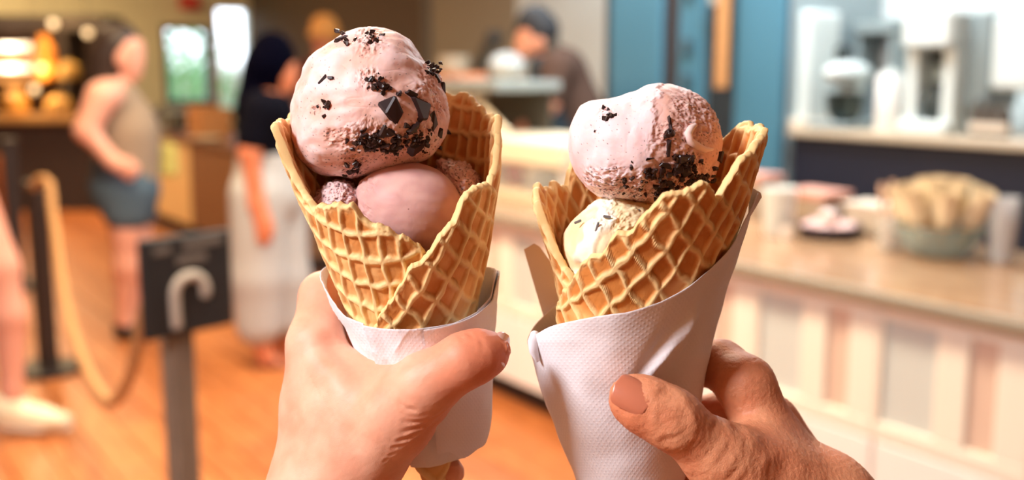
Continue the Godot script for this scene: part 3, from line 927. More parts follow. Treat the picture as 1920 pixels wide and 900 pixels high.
	for k in 2:
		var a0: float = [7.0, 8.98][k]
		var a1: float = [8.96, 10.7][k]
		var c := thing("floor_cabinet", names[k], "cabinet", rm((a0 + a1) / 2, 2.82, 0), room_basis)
		var wd := wood(rgb(120, 84, 56), rgb(150, 108, 74), 0.6, Vector3(4, 0.6, 4)) if k == 0 else paint(rgb(236, 204, 146), 0.6)  # the far cabinet's pale colour carries the window light on it
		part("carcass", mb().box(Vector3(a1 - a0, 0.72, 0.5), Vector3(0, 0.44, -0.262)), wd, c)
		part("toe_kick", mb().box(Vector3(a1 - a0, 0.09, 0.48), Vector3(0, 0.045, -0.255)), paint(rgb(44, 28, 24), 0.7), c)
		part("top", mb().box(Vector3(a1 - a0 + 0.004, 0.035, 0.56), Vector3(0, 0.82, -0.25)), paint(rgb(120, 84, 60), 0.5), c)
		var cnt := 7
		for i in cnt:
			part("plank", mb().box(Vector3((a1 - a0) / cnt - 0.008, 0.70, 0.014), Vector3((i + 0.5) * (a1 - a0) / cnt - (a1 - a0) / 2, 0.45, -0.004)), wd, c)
	var q := on_z(392, 212, 9.2)
	t = thing("crate", "orange-brown wooden crate on top of the brown panelled cabinet", "crate", Vector3(q.x, 0.84, q.z), room_basis)
	for s in 3:
		for e in [-1, 1]:
			part("slat", mb().box(Vector3(0.34, 0.07, 0.014), Vector3(0, 0.045 + 0.085 * s, e * 0.13)), wood(rgb(170, 110, 56), rgb(204, 142, 80), 0.7), t)
	for e in [-1, 1]:
		part("end_board", mb().box(Vector3(0.016, 0.26, 0.25), Vector3(e * 0.165, 0.13, 0)), wood(rgb(170, 110, 56), rgb(204, 142, 80), 0.7), t)
	q = on_z(385, 250, 8.8)
	t = thing("platter", "pale oval platter in front of the wooden crate", "platter", Vector3(q.x, 0.84, q.z), room_basis)
	part("body", mb().lathe([[0, 0], [0.08, 0], [0.13, 0.02], [0.132, 0.024], [0.08, 0.010], [0, 0.010]], 28), paint(rgb(214, 206, 180), 0.4), t)
	# black chairs by the windows
	var cn := 0
	for s in [[312, 10.4], [350, 10.9], [452, 11.4]]:
		var f := on_z(s[0], 200, s[1])
		var c := thing("dining_chair", ["black slatted chair below the dark-framed window, left of the two", "black slatted chair below the right side of the dark-framed window", "black slatted chair under the bright white window"][cn], "chair", Vector3(f.x, 0, f.z), Basis(Vector3.UP, 0.4 + cn))
		var bk := paint(rgb(40, 40, 40), 0.5)
		part("seat", mb().box(Vector3(0.42, 0.03, 0.42), Vector3(0, 0.46, 0)), bk, c)
		for x in [-0.19, 0.19]:
			part("leg", mb().box(Vector3(0.035, 0.45, 0.035), Vector3(x, 0.225, 0.19)), bk, c)
			part("leg", mb().box(Vector3(0.035, 1.05, 0.035), Vector3(x, 0.525, -0.19)), bk, c)
		for y in [0.66, 0.82, 0.98]:
			part("back_slat", mb().box(Vector3(0.40, 0.07, 0.02), Vector3(0, y, -0.19)), bk, c)
		cn += 1
	q = on_z(330, 208, 10.0)
	t = thing("cafe_table", "dark café table between the black chairs, with a pale plate", "table", Vector3(q.x, 0, q.z))
	part("tabletop", mb().lathe([[0, 0.98], [0.30, 0.98], [0.31, 0.99], [0.31, 1.005], [0, 1.01]], 28), paint(rgb(66, 56, 48), 0.5), t)
	part("pedestal", mb().lathe([[0, 0], [0.22, 0], [0.22, 0.02], [0.04, 0.06], [0.035, 0.98], [0, 0.98]], 20), paint(rgb(40, 38, 36), 0.5), t)
	t = thing("plate", "pale blue-white plate on the dark café table", "plate", Vector3(q.x, 1.01, q.z))
	part("body", mb().lathe([[0, 0], [0.07, 0], [0.12, 0.02], [0.12, 0.024], [0.07, 0.008], [0, 0.008]], 28), paint(rgb(206, 220, 220), 0.4), t)


func queue() -> void:
	# sign on its post
	var foot := on_z(359, 1158, 2.8)
	var yaw := Basis(Vector3.UP, 0.86)
	var t := thing("sign_post", "square grey-brown wooden post carrying the black sign", "post", Vector3(foot.x, 0, foot.z), yaw)
	part("post", mb().box(Vector3(0.068, 0.84, 0.068), Vector3(0, 0.43, 0), Basis.IDENTITY, 0.005), wood(rgb(112, 96, 80), rgb(150, 132, 112), 0.7, Vector3(8, 0.8, 8)), t)
	part("base_plate", mb().lathe([[0, 0], [0.17, 0], [0.175, 0.006], [0.17, 0.016], [0, 0.02]], 36), paint(rgb(40, 36, 34), 0.5), t)
	t = thing("sign_board", "black sign board with a pale hooked cane symbol on the wooden post", "sign", Vector3(foot.x, 0.745, foot.z) + yaw * Vector3(0.01, 0, 0.048), yaw)
	part("board", mb().box(Vector3(0.27, 0.265, 0.022), Vector3(0, 0.1325, 0), Basis.IDENTITY, 0.005), paint(rgb(34, 32, 33), 0.6), t)
	var pale := paint(rgb(196, 182, 164), 0.6)
	var path := [Vector3(-0.045, 0.025, 0.012), Vector3(-0.047, 0.06, 0.012), Vector3(-0.047, 0.095, 0.012)]
	for k in 9:
		var q := PI - PI * 1.12 * k / 8.0
		path.append(Vector3(0.0 + cos(q) * 0.047, 0.112 + sin(q) * 0.044, 0.012))
	part("cane_symbol", mb().tube(path, [0.014], 12), pale, t)
	for s in [[-0.075, 0.232, 0.05, 0.018], [0.045, 0.238, 0.12, 0.020], [0.01, 0.200, 0.09, 0.022]]:
		part("lettering", mb().box(Vector3(s[2], s[3], 0.003), Vector3(s[0], s[1], 0.012), Basis(Vector3(0, 0, 1), 0.05), 0.001), paint(rgb(120, 110, 100), 0.7), t, "faint unreadable chalk line")
	# dark posts
	var names := ["dark wooden rope post left of the sign, nearer of the two", "dark wooden rope post at the left edge, farther away"]
	for k in 2:
		var p := on_z([92, 36][k], [690, 535][k], [4.95, 6.9][k])
		var top := on_z([84, 30][k], [350, 268][k], [4.95, 6.9][k])
		var po := thing("rope_post", names[k], "post", Vector3(p.x, 0, p.z), Basis(Vector3.UP, 0.6))
		part("post", mb().box(Vector3(0.085, top.y, 0.085), Vector3(0, top.y / 2, 0), Basis.IDENTITY, 0.006), paint(rgb(44, 30, 26), 0.6), po)
		part("cap", mb().box(Vector3(0.105, 0.03, 0.105), Vector3(0, top.y + 0.012, 0), Basis.IDENTITY, 0.008), paint(rgb(52, 36, 28), 0.6), po)
		part("base_plate", mb().lathe([[0, 0], [0.16, 0], [0.165, 0.01], [0.16, 0.028], [0.06, 0.04], [0, 0.04]], 32), paint(rgb(36, 28, 26), 0.5), po)
	var bp := on_z(18, 462, 7.35)
	var tp := on_z(18, 290, 7.35)
	var br := thing("wooden_board", "orange-brown wooden upright at the left edge behind the rope posts", "board", Vector3(bp.x, 0, bp.z))
	part("board", mb().box(Vector3(0.10, tp.y, 0.03), Vector3(0, tp.y / 2, 0)), wood(rgb(160, 84, 36), rgb(196, 112, 54), 0.6, Vector3(6, 0.6, 6)), br)
	# rope
	var rope := []
	for s in [[62, 352, 4.85], [74, 336, 4.82], [92, 344, 4.78], [98, 390, 4.72], [106, 450, 4.6], [118, 540, 4.4], [138, 625, 4.15], [166, 700, 3.85], [196, 748, 3.55], [216, 752, 3.4], [240, 716, 3.2], [256, 664, 3.05], [266, 606, 2.95], [276, 568, 2.88], [292, 556, 2.82]]:
		rope.append(on_z(s[0], s[1], s[2]))
	var curve := Curve3D.new()
	for k in rope.size():
		var tn: Vector3 = (rope[min(k + 1, rope.size() - 1)] - rope[max(k - 1, 0)]) / 6.0
		curve.add_point(rope[k], -tn, tn)
	var pts := curve.tessellate_even_length(5, 0.03)
	var base: Vector3 = rope[9]
	var m := mb()
	for st in 3:                                           # three twisted strands
		var path2 := []
		for k in pts.size():
			var d := (pts[min(k + 1, pts.size() - 1)] - pts[max(k - 1, 0)]).normalized()
			var s := d.cross(Vector3(0.3, 0.2, 1)).normalized()
			var u := s.cross(d)
			var q := k * 0.9 + TAU * st / 3.0
			path2.append(pts[k] + (s * cos(q) + u * sin(q)) * 0.010 - base)
		m.tube(path2, [0.0115], 8)
	var r := part("rope", m, paint(rgb(196, 148, 96), 0.9), self)
	r.position = base
	tag(r, "thick tan rope sagging from the dark post to the sign post", "rope")


# ================================================================ people, each standing on the floor z metres ahead
func body(bones: Array, z: float, base: Vector3, cell: float, k: float, color: Color, rough: float, cuts: Array = []) -> Mb:
	var out := []
	for b in bones:       # [x, y, towards the viewer, radius] twice; pixels, metres
		out.append([on_z(b[0], b[1], z - b[2]) - base, on_z(b[4], b[5], z - b[6]) - base, b[3], b[7]])
	var m := skin(out, cell, k, cuts)
	var n := mb(color)
	m.c.fill(color)
	return m

func people() -> void:
	var sk := vertex_paint(0.55)
	sk.subsurf_scatter_enabled = true; sk.subsurf_scatter_strength = 0.08
	woman_in_shorts(sk)
	woman_in_black(sk)
	person_in_cap(sk)
	server(sk)
	person_in_sneakers(sk)

func cloth() -> StandardMaterial3D:
	var m := vertex_paint(0.9)
	m.metallic_specular = 0.15
	return m

func eyes(t: Node3D, base: Vector3, z: float, list: Array) -> void:
	for e in list:
		var p := on_z(e[0], e[1], z - e[2]) - base
		part("eye", mb().blob(p, Vector3.ONE * 0.012, Basis.IDENTITY, 0.0, null, 12), paint(rgb(60, 44, 38), 0.3), t)

func woman_in_shorts(sk: Material) -> void:
	var z := 5.62
	var b := on_z(250, 632, z)
	b.y = 0
	var t := thing("person", "dark-haired woman in a grey tank top and denim shorts, standing facing right", "person", b)
	var c := lin(228, 168, 146)
	part("body", body([
		[234, 92, 0, 0.098, 234, 108, 0, 0.088],                      # head
		[246, 120, 0, 0.052, 250, 140, 0, 0.036],                     # jaw, chin
		[258, 104, 0, 0.020, 263, 114, 0, 0.016],                     # nose
		[250, 130, 0, 0.026, 257, 132, 0, 0.016],                     # lips
		[224, 106, 0.085, 0.020, 224, 116, 0.085, 0.014],             # ear
		[222, 125, 0, 0.058, 215, 165, 0, 0.062],                     # neck
		[205, 175, 0.15, 0.075, 210, 178, -0.16, 0.07],               # shoulders
		[215, 190, 0, 0.125, 238, 250, 0, 0.135],                     # chest
		[238, 250, 0, 0.135, 236, 320, 0, 0.15],                      # waist
		[234, 320, 0, 0.16, 232, 355, 0, 0.17],                       # hips
		[190, 182, 0.20, 0.080, 162, 245, 0.24, 0.058],               # near arm
		[162, 245, 0.24, 0.055, 212, 302, 0.24, 0.036],
		[212, 302, 0.24, 0.034, 228, 312, 0.24, 0.030], [226, 310, 0.245, 0.026, 250, 318, 0.245, 0.015],
		[240, 306, 0.24, 0.012, 258, 312, 0.235, 0.009], [240, 314, 0.24, 0.011, 256, 324, 0.235, 0.009], [236, 320, 0.24, 0.011, 248, 332, 0.235, 0.009], [232, 322, 0.24, 0.011, 240, 336, 0.235, 0.009], [228, 304, 0.25, 0.012, 244, 298, 0.255, 0.009],
		[236, 190, -0.2, 0.072, 258, 250, -0.24, 0.052], [258, 250, -0.24, 0.05, 282, 305, -0.16, 0.035], [282, 305, -0.16, 0.03, 292, 322, -0.15, 0.02],
		[236, 365, 0.07, 0.112, 238, 440, 0.07, 0.078], [238, 440, 0.07, 0.072, 236, 500, 0.07, 0.068], [236, 500, 0.07, 0.066, 232, 598, 0.06, 0.040], [232, 598, 0.06, 0.038, 240, 620, 0.06, 0.042],
		[248, 365, -0.09, 0.108, 256, 440, -0.09, 0.074], [256, 440, -0.09, 0.068, 254, 500, -0.09, 0.062], [254, 500, -0.09, 0.06, 250, 596, -0.09, 0.038], [250, 596, -0.09, 0.036, 258, 616, -0.09, 0.040],
	], z, b, 0.013, 0.012, c, 0.5), sk, t)
	eyes(t, b, z, [[257, 98, 0.035], [259, 98, -0.035]])
	part("hair", body([[220, 84, 0, 0.112, 208, 112, 0, 0.11], [204, 104, 0, 0.105, 192, 150, 0, 0.085], [196, 140, 0.02, 0.085, 196, 176, 0.0, 0.06], [232, 72, 0, 0.075, 244, 78, 0, 0.05]], z, b, 0.012, 0.012, lin(48, 34, 32), 0.6), vertex_paint(0.5), t)
	part("tank_top", body([[214, 188, 0.10, 0.082, 214, 190, -0.12, 0.08], [216, 195, 0, 0.14, 240, 250, 0, 0.152], [240, 250, 0, 0.150, 238, 325, 0, 0.168], [250, 225, 0, 0.10, 256, 280, 0, 0.11]], z, b, 0.014, 0.014, lin(150, 132, 114), 0.8), cloth(), t)
	part("denim_shorts", body([[234, 322, 0, 0.168, 234, 352, 0, 0.182], [238, 355, 0.07, 0.128, 238, 396, 0.07, 0.118], [248, 355, -0.09, 0.124, 254, 394, -0.09, 0.112]], z, b, 0.014, 0.014, lin(86, 104, 118), 0.8), cloth(), t)
	for s in [[236, 0.06], [254, -0.09]]:
		part("shoe", body([[s[0] - 8, 622, s[1], 0.042, s[0] + 44, 632, s[1], 0.034], [s[0] - 6, 612, s[1], 0.044, s[0] + 4, 616, s[1], 0.044]], z, b, 0.010, 0.008, lin(36, 32, 34), 0.5), vertex_paint(0.5), t)
	var bag := on_z(316, 330, z + 0.1)
	var tb := thing("tote_bag", "small green-yellow bag hanging beside the woman in denim shorts", "bag", bag)
	part("body", mb().box(Vector3(0.10, 0.17, 0.06), Vector3(0, 0.085, 0), Basis.IDENTITY, 0.02), paint(rgb(186, 176, 96), 0.7), tb)
	part("strap", mb().tube([Vector3(-0.04, 0.16, 0), Vector3(-0.05, 0.22, 0), Vector3(-0.065, 0.25, 0), Vector3(-0.03, 0.23, 0), Vector3(0.03, 0.16, 0)], [0.006], 8), paint(rgb(150, 140, 80), 0.7), tb)

func woman_in_black(sk: Material) -> void:
	var z := 5.1
	var b := on_z(500, 684, z)
	b.y = 0
	var t := thing("person", "woman with long black hair, black top and pale loose trousers, facing away", "person", b)
	var c := lin(206, 124, 88)
	part("body", body([
		[518, 118, 0, 0.092, 520, 136, 0, 0.084], [530, 146, 0, 0.05, 536, 160, 0, 0.035], [541, 130, 0, 0.02, 546, 142, 0, 0.014], [535, 154, 0, 0.024, 541, 156, 0, 0.014], [508, 132, 0.08, 0.019, 509, 142, 0.08, 0.013],
		[510, 150, 0, 0.052, 506, 186, 0, 0.058], [500, 196, 0.14, 0.07, 506, 198, -0.15, 0.068],
		[500, 212, 0, 0.115, 498, 280, 0, 0.12], [498, 280, 0, 0.125, 500, 360, 0, 0.15],
		[486, 204, 0.17, 0.068, 468, 285, 0.2, 0.048], [468, 285, 0.2, 0.046, 482, 385, 0.2, 0.036], [482, 385, 0.2, 0.032, 490, 410, 0.2, 0.030],
		[490, 408, 0.2, 0.028, 496, 432, 0.2, 0.018], [486, 425, 0.21, 0.011, 484, 448, 0.21, 0.009], [492, 428, 0.21, 0.011, 492, 454, 0.21, 0.009], [497, 428, 0.2, 0.011, 500, 452, 0.2, 0.009], [501, 424, 0.2, 0.011, 506, 446, 0.2, 0.009], [500, 410, 0.2, 0.012, 510, 428, 0.2, 0.009],
		[520, 210, -0.17, 0.066, 530, 290, -0.2, 0.046], [530, 290, -0.2, 0.044, 552, 340, -0.2, 0.034], [552, 340, -0.2, 0.03, 562, 352, -0.2, 0.022],
		[488, 370, 0.08, 0.115, 492, 500, 0.08, 0.075], [492, 500, 0.08, 0.07, 494, 650, 0.08, 0.042], [494, 650, 0.08, 0.04, 500, 670, 0.08, 0.036], [498, 672, 0.08, 0.034, 530, 684, 0.08, 0.022],
		[520, 370, -0.09, 0.112, 530, 500, -0.09, 0.073], [530, 500, -0.09, 0.068, 530, 640, -0.09, 0.040], [530, 640, -0.09, 0.04, 536, 658, -0.09, 0.034], [534, 660, -0.09, 0.032, 560, 668, -0.09, 0.02],
	], z, b, 0.013, 0.012, c, 0.5), sk, t)
	eyes(t, b, z, [[541, 126, 0.035], [542, 126, -0.03]])
	part("hair", body([[510, 108, 0, 0.102, 500, 132, 0, 0.10], [500, 128, 0, 0.10, 478, 200, 0.02, 0.09], [480, 190, 0.04, 0.09, 472, 262, 0.05, 0.06], [500, 122, 0.03, 0.102, 494, 150, 0.0, 0.10], [510, 96, 0, 0.09, 514, 99, 0, 0.088], [520, 100, 0, 0.075, 532, 108, 0, 0.045]], z, b, 0.012, 0.012, lin(12, 11, 15), 0.5), cloth(), t)
	part("black_top", body([[500, 204, 0.14, 0.085, 506, 206, -0.15, 0.083], [500, 215, 0, 0.135, 498, 276, 0, 0.14], [486, 206, 0.17, 0.082, 472, 262, 0.195, 0.066], [520, 212, -0.17, 0.08, 528, 262, -0.19, 0.064]], z, b, 0.014, 0.014, lin(14, 14, 22), 0.8), cloth(), t)
	part("trousers", body([[500, 300, 0, 0.142, 502, 362, 0, 0.165], [484, 365, 0.08, 0.135, 484, 520, 0.08, 0.125], [484, 520, 0.08, 0.125, 486, 606, 0.08, 0.112], [524, 365, -0.09, 0.13, 534, 520, -0.09, 0.12], [534, 520, -0.09, 0.12, 536, 596, -0.09, 0.108]], z, b, 0.014, 0.014, lin(178, 178, 176), 0.8), cloth(), t)
	for s in [[500, 684, 0.08], [536, 668, -0.09]]:
		part("sandal", body([[s[0] - 8, s[1] + 6, s[2], 0.022, s[0] + 36, s[1] + 8, s[2], 0.024], [s[0] + 16, s[1] - 2, s[2] + 0.03, 0.014, s[0] + 22, s[1] - 4, s[2] - 0.04, 0.014]], z, b, 0.009, 0.006, lin(92, 52, 40), 0.6), vertex_paint(0.6), t)

func person_in_cap(sk: Material) -> void:
	var z := 8.2
	var b := on_z(606, 490, z)
	b.y = 0
	var t := thing("person", "person in a tan cap and maroon shirt, mostly hidden behind the left cone", "person", b)
	part("body", body([[608, 66, 0, 0.095, 608, 78, 0, 0.085], [602, 88, 0, 0.05, 600, 98, 0, 0.036], [598, 76, 0.06, 0.018, 594, 84, 0.07, 0.014], [610, 95, 0, 0.055, 612, 118, 0, 0.06], [590, 128, 0, 0.075, 640, 128, 0, 0.075], [612, 135, 0, 0.14, 612, 200, 0, 0.14], [612, 200, 0, 0.14, 612, 250, 0, 0.16],
		[575, 132, 0, 0.07, 566, 190, 0.02, 0.05], [566, 190, 0.02, 0.048, 570, 245, 0.06, 0.034], [570, 245, 0.06, 0.03, 571, 264, 0.06, 0.02], [652, 132, 0, 0.07, 660, 190, 0.02, 0.05], [660, 190, 0.02, 0.048, 656, 245, 0.06, 0.034], [656, 245, 0.06, 0.03, 655, 264, 0.06, 0.02],
		[596, 260, 0, 0.11, 594, 360, 0, 0.07], [594, 360, 0, 0.066, 592, 462, 0, 0.042], [592, 466, 0, 0.04, 590, 476, 0.12, 0.03], [628, 260, 0, 0.11, 630, 360, 0, 0.07], [630, 360, 0, 0.066, 632, 462, 0, 0.042], [632, 466, 0, 0.04, 632, 476, 0.12, 0.03]], z, b, 0.015, 0.012, lin(186, 112, 84), 0.5), sk, t)
	eyes(t, b, z, [[594, 70, 0.07], [604, 70, 0.095]])
	part("cap", body([[608, 52, 0, 0.105, 610, 58, 0, 0.11], [598, 62, 0.08, 0.04, 584, 64, 0.12, 0.03]], z, b, 0.014, 0.012, lin(206, 142, 70), 0.6), vertex_paint(0.8), t)
	part("shirt", body([[590, 132, 0, 0.09, 640, 132, 0, 0.09], [612, 140, 0, 0.155, 612, 245, 0, 0.165], [577, 134, 0, 0.085, 568, 180, 0.02, 0.068], [650, 134, 0, 0.085, 658, 180, 0.02, 0.068]], z, b, 0.016, 0.014, lin(86, 40, 34), 0.6), cloth(), t)
	part("trousers", body([[600, 250, 0, 0.14, 626, 250, 0, 0.14], [596, 262, 0, 0.125, 593, 455, 0, 0.07], [628, 262, 0, 0.125, 631, 455, 0, 0.07]], z, b, 0.016, 0.014, lin(60, 54, 56), 0.6), cloth(), t)

func server(sk: Material) -> void:
	var z := 5.9
	var b := on_z(1062, 560, z)
	b.y = 0
	var t := thing("person", "server in a black cap and dark shirt bending over behind the display case", "person", b)
	part("body", body([[1000, 62, 0, 0.095, 1002, 78, 0, 0.088], [988, 88, 0.02, 0.05, 984, 98, 0.02, 0.036], [978, 76, 0.02, 0.019, 972, 86, 0.02, 0.015], [980, 92, 0.02, 0.022, 975, 94, 0.02, 0.014], [1014, 76, 0.09, 0.019, 1014, 86, 0.09, 0.013],
		[1018, 88, 0, 0.06, 1042, 108, 0, 0.066], [1045, 125, 0.16, 0.078, 1060, 122, -0.16, 0.075], [1052, 135, 0, 0.13, 1078, 210, 0, 0.135], [1078, 210, 0, 0.14, 1090, 290, 0, 0.15],
		[1044, 130, 0.19, 0.072, 1030, 195, 0.26, 0.052], [1030, 195, 0.26, 0.048, 996, 236, 0.27, 0.034], [996, 236, 0.27, 0.032, 980, 240, 0.28, 0.024], [982, 242, 0.28, 0.012, 968, 250, 0.29, 0.009], [982, 248, 0.28, 0.012, 970, 256, 0.29, 0.009], [986, 250, 0.28, 0.012, 976, 260, 0.29, 0.009], [984, 240, 0.28, 0.012, 970, 242, 0.29, 0.009], [990, 238, 0.28, 0.012, 980, 232, 0.29, 0.009],
		[1056, 130, -0.19, 0.07, 1036, 195, -0.2, 0.05], [1036, 195, -0.2, 0.046, 1000, 232, -0.12, 0.033], [1000, 232, -0.12, 0.03, 984, 240, -0.1, 0.02],
		[1080, 300, 0.09, 0.115, 1078, 430, 0.09, 0.075], [1078, 430, 0.09, 0.07, 1076, 545, 0.09, 0.044], [1076, 548, 0.09, 0.042, 1050, 560, 0.09, 0.03], [1098, 300, -0.09, 0.115, 1098, 430, -0.09, 0.075], [1098, 430, -0.09, 0.07, 1098, 540, -0.09, 0.044], [1098, 542, -0.09, 0.042, 1074, 552, -0.09, 0.03]], z, b, 0.013, 0.012, lin(220, 150, 120), 0.5), sk, t)
	eyes(t, b, z, [[978, 72, 0.055], [980, 72, -0.02]])
	part("cap", body([[1004, 44, 0, 0.102, 1012, 56, 0, 0.108], [986, 50, 0.01, 0.05, 972, 60, 0.01, 0.03]], z, b, 0.012, 0.012, lin(34, 36, 42), 0.6), vertex_paint(0.7), t)
	part("hair", body([[1016, 66, 0, 0.088, 1030, 92, 0, 0.062], [1028, 90, 0.02, 0.058, 1052, 118, 0.05, 0.035]], z, b, 0.012, 0.012, lin(70, 56, 44), 0.6), vertex_paint(0.6), t)
	part("shirt", body([[1046, 128, 0.16, 0.092, 1060, 125, -0.16, 0.09], [1052, 138, 0, 0.148, 1078, 210, 0, 0.152], [1078, 210, 0, 0.155, 1090, 285, 0, 0.17], [1044, 132, 0.19, 0.086, 1032, 180, 0.25, 0.07], [1056, 132, -0.19, 0.084, 1040, 180, -0.2, 0.066]], z, b, 0.014, 0.014, lin(84, 66, 58), 0.8), cloth(), t)
	part("apron", body([[1014, 128, 0.05, 0.07, 1030, 200, 0.05, 0.10], [1030, 200, 0.05, 0.1, 1060, 290, 0.05, 0.15], [1080, 290, 0, 0.17, 1086, 400, 0, 0.15]], z, b, 0.014, 0.012, lin(36, 50, 60), 0.8), vertex_paint(0.8), t)

func person_in_sneakers(sk: Material) -> void:
	var z := 4.15
	var b := on_z(20, 790, z)
	b.y = 0
	var t := thing("person", "bare-legged person in beige shorts and pale sneakers, cut by the left edge", "person", b)
	part("body", body([[-135.0, 18, 0, 0.1, -133.0, 34, 0, 0.09], [-121.0, 44, 0, 0.05, -115.0, 60, 0, 0.036], [-111.0, 32, 0, 0.02, -106.0, 44, 0, 0.014], [-137.0, 60, 0, 0.055, -139.0, 96, 0, 0.06], [-147.0, 112, 0.15, 0.075, -141.0, 112, -0.15, 0.075], [-141.0, 130, 0, 0.13, -135.0, 220, 0, 0.13], [-135.0, 220, 0, 0.13, -131.0, 320, 0, 0.155],
		[-145.0, 118, 0.2, 0.072, -155.0, 225, 0.22, 0.05], [-155.0, 225, 0.22, 0.048, -115.0, 320, 0.24, 0.034], [-115.0, 320, 0.24, 0.032, -97.0, 340, 0.24, 0.026], [-99.0, 338, 0.24, 0.012, -79.0, 350, 0.24, 0.009], [-101.0, 344, 0.24, 0.012, -83.0, 358, 0.24, 0.009], [-103.0, 348, 0.24, 0.012, -89.0, 364, 0.24, 0.009], [-105.0, 350, 0.24, 0.012, -95.0, 366, 0.24, 0.009], [-101.0, 330, 0.25, 0.012, -83.0, 330, 0.25, 0.009],
		[-135.0, 118, -0.2, 0.072, -125.0, 225, -0.22, 0.05], [-125.0, 225, -0.22, 0.048, -95.0, 290, -0.2, 0.034], [-95.0, 290, -0.2, 0.03, -71.0, 296, -0.2, 0.02],
		[-85, 340, 0.08, 0.12, -2, 500, 0.08, 0.075], [-2, 500, 0.08, 0.068, 16, 590, 0.08, 0.066], [16, 590, 0.08, 0.064, 22, 730, 0.08, 0.042], [22, 730, 0.08, 0.04, 30, 760, 0.08, 0.044],
		[-115, 340, -0.09, 0.12, -75, 500, -0.09, 0.075], [-75, 500, -0.09, 0.068, -56, 590, -0.09, 0.064], [-56, 590, -0.09, 0.062, -50, 720, -0.09, 0.042], [-50, 720, -0.09, 0.04, -40, 745, -0.09, 0.042]], z, b, 0.014, 0.012, lin(216, 152, 128), 0.5), sk, t)
	eyes(t, b, z, [[-111, 28, 0.04], [-111, 28, -0.04]])
	part("hair", body([[-141.0, 6, 0, 0.11, -149.0, 36, 0, 0.1], [-131.0, 2, 0, 0.09, -123.0, 6, 0, 0.06]], z, b, 0.014, 0.012, lin(90, 62, 44), 0.6), vertex_paint(0.6), t)
	part("shirt", body([[-147.0, 116, 0.15, 0.09, -141.0, 116, -0.15, 0.09], [-141.0, 134, 0, 0.148, -133.0, 250, 0, 0.155], [-145.0, 120, 0.2, 0.086, -151.0, 185, 0.21, 0.068], [-135.0, 120, -0.2, 0.086, -129.0, 185, -0.21, 0.068]], z, b, 0.015, 0.014, lin(190, 170, 150), 0.8), cloth(), t)
	part("shorts", body([[-125, 280, 0, 0.16, -115, 330, 0, 0.172], [-105, 345, 0.08, 0.13, -28, 478, 0.08, 0.105], [-110, 345, -0.09, 0.13, -75, 478, -0.09, 0.105]], z, b, 0.015, 0.014, lin(186, 164, 140), 0.8), cloth(), t)
	for s in [[16, 0.08, 0.0], [-56, -0.09, -18.0]]:
		part("sneaker", body([[s[0] + 0, 776 + s[2], s[1], 0.056, s[0] + 60, 782 + s[2], s[1], 0.048], [s[0] + 60, 784 + s[2], s[1], 0.046, s[0] + 104, 788 + s[2], s[1], 0.032], [s[0] - 4, 756 + s[2], s[1], 0.055, s[0] + 10, 760 + s[2], s[1], 0.055]], z, b, 0.009, 0.010, lin(236, 226, 190), 0.7), vertex_paint(0.7), t)
		var so := part("sole", body([[s[0] - 12, 794 + s[2], s[1], 0.020, s[0] + 112, 800 + s[2], s[1], 0.018], [s[0] - 8, 797 + s[2], s[1] + 0.025, 0.020, s[0] + 60, 803 + s[2], s[1] + 0.03, 0.018], [s[0] - 8, 790 + s[2], s[1] - 0.025, 0.020, s[0] + 60, 796 + s[2], s[1] - 0.03, 0.018]], z, b, 0.008, 0.006, lin(240, 236, 214), 0.7), vertex_paint(0.7), t)


# ================================================================ the cones, ice cream, napkins and hands
var cone_frame := []

func table(tb: Array, x: float) -> float:                # smooth interpolation in [[x, y], ...]
	if x <= tb[0][0]:
		return tb[0][1]
	for k in tb.size() - 1:
		if x <= tb[k + 1][0]:
			var s: float = (x - tb[k][0]) / (tb[k + 1][0] - tb[k][0])
			var y0: float = tb[max(k - 1, 0)][1]
			var y3: float = tb[min(k + 2, tb.size() - 1)][1]
			var lin_ := lerpf(tb[k][1], tb[k + 1][1], s)
			return lerpf(lin_, cubic_interpolate(tb[k][1], tb[k + 1][1], y0, y3, s), 0.6)
	return tb[-1][1]

func column(tb: Array, k: int, x: float) -> float:
	if x <= tb[0][0]:
		return tb[0][k]
	for i in tb.size() - 1:
		if x <= tb[i + 1][0]:
			return lerpf(tb[i][k], tb[i + 1][k], (x - tb[i][0]) / (tb[i + 1][0] - tb[i][0]))
	return tb[-1][k]

# a thing held near the camera: its own axes are the camera's
func held(called: String, label: String, category: String, base: Vector3, group := "") -> Node3D:
	return thing(called, label, category, EYE + cam_basis * base, cam_basis, group)

func ridge(q: float, pitch: float) -> float:
	var d: float = absf(q - roundf(q)) * pitch
	return 1.0 - smooth((d - 0.0006) / 0.0019)

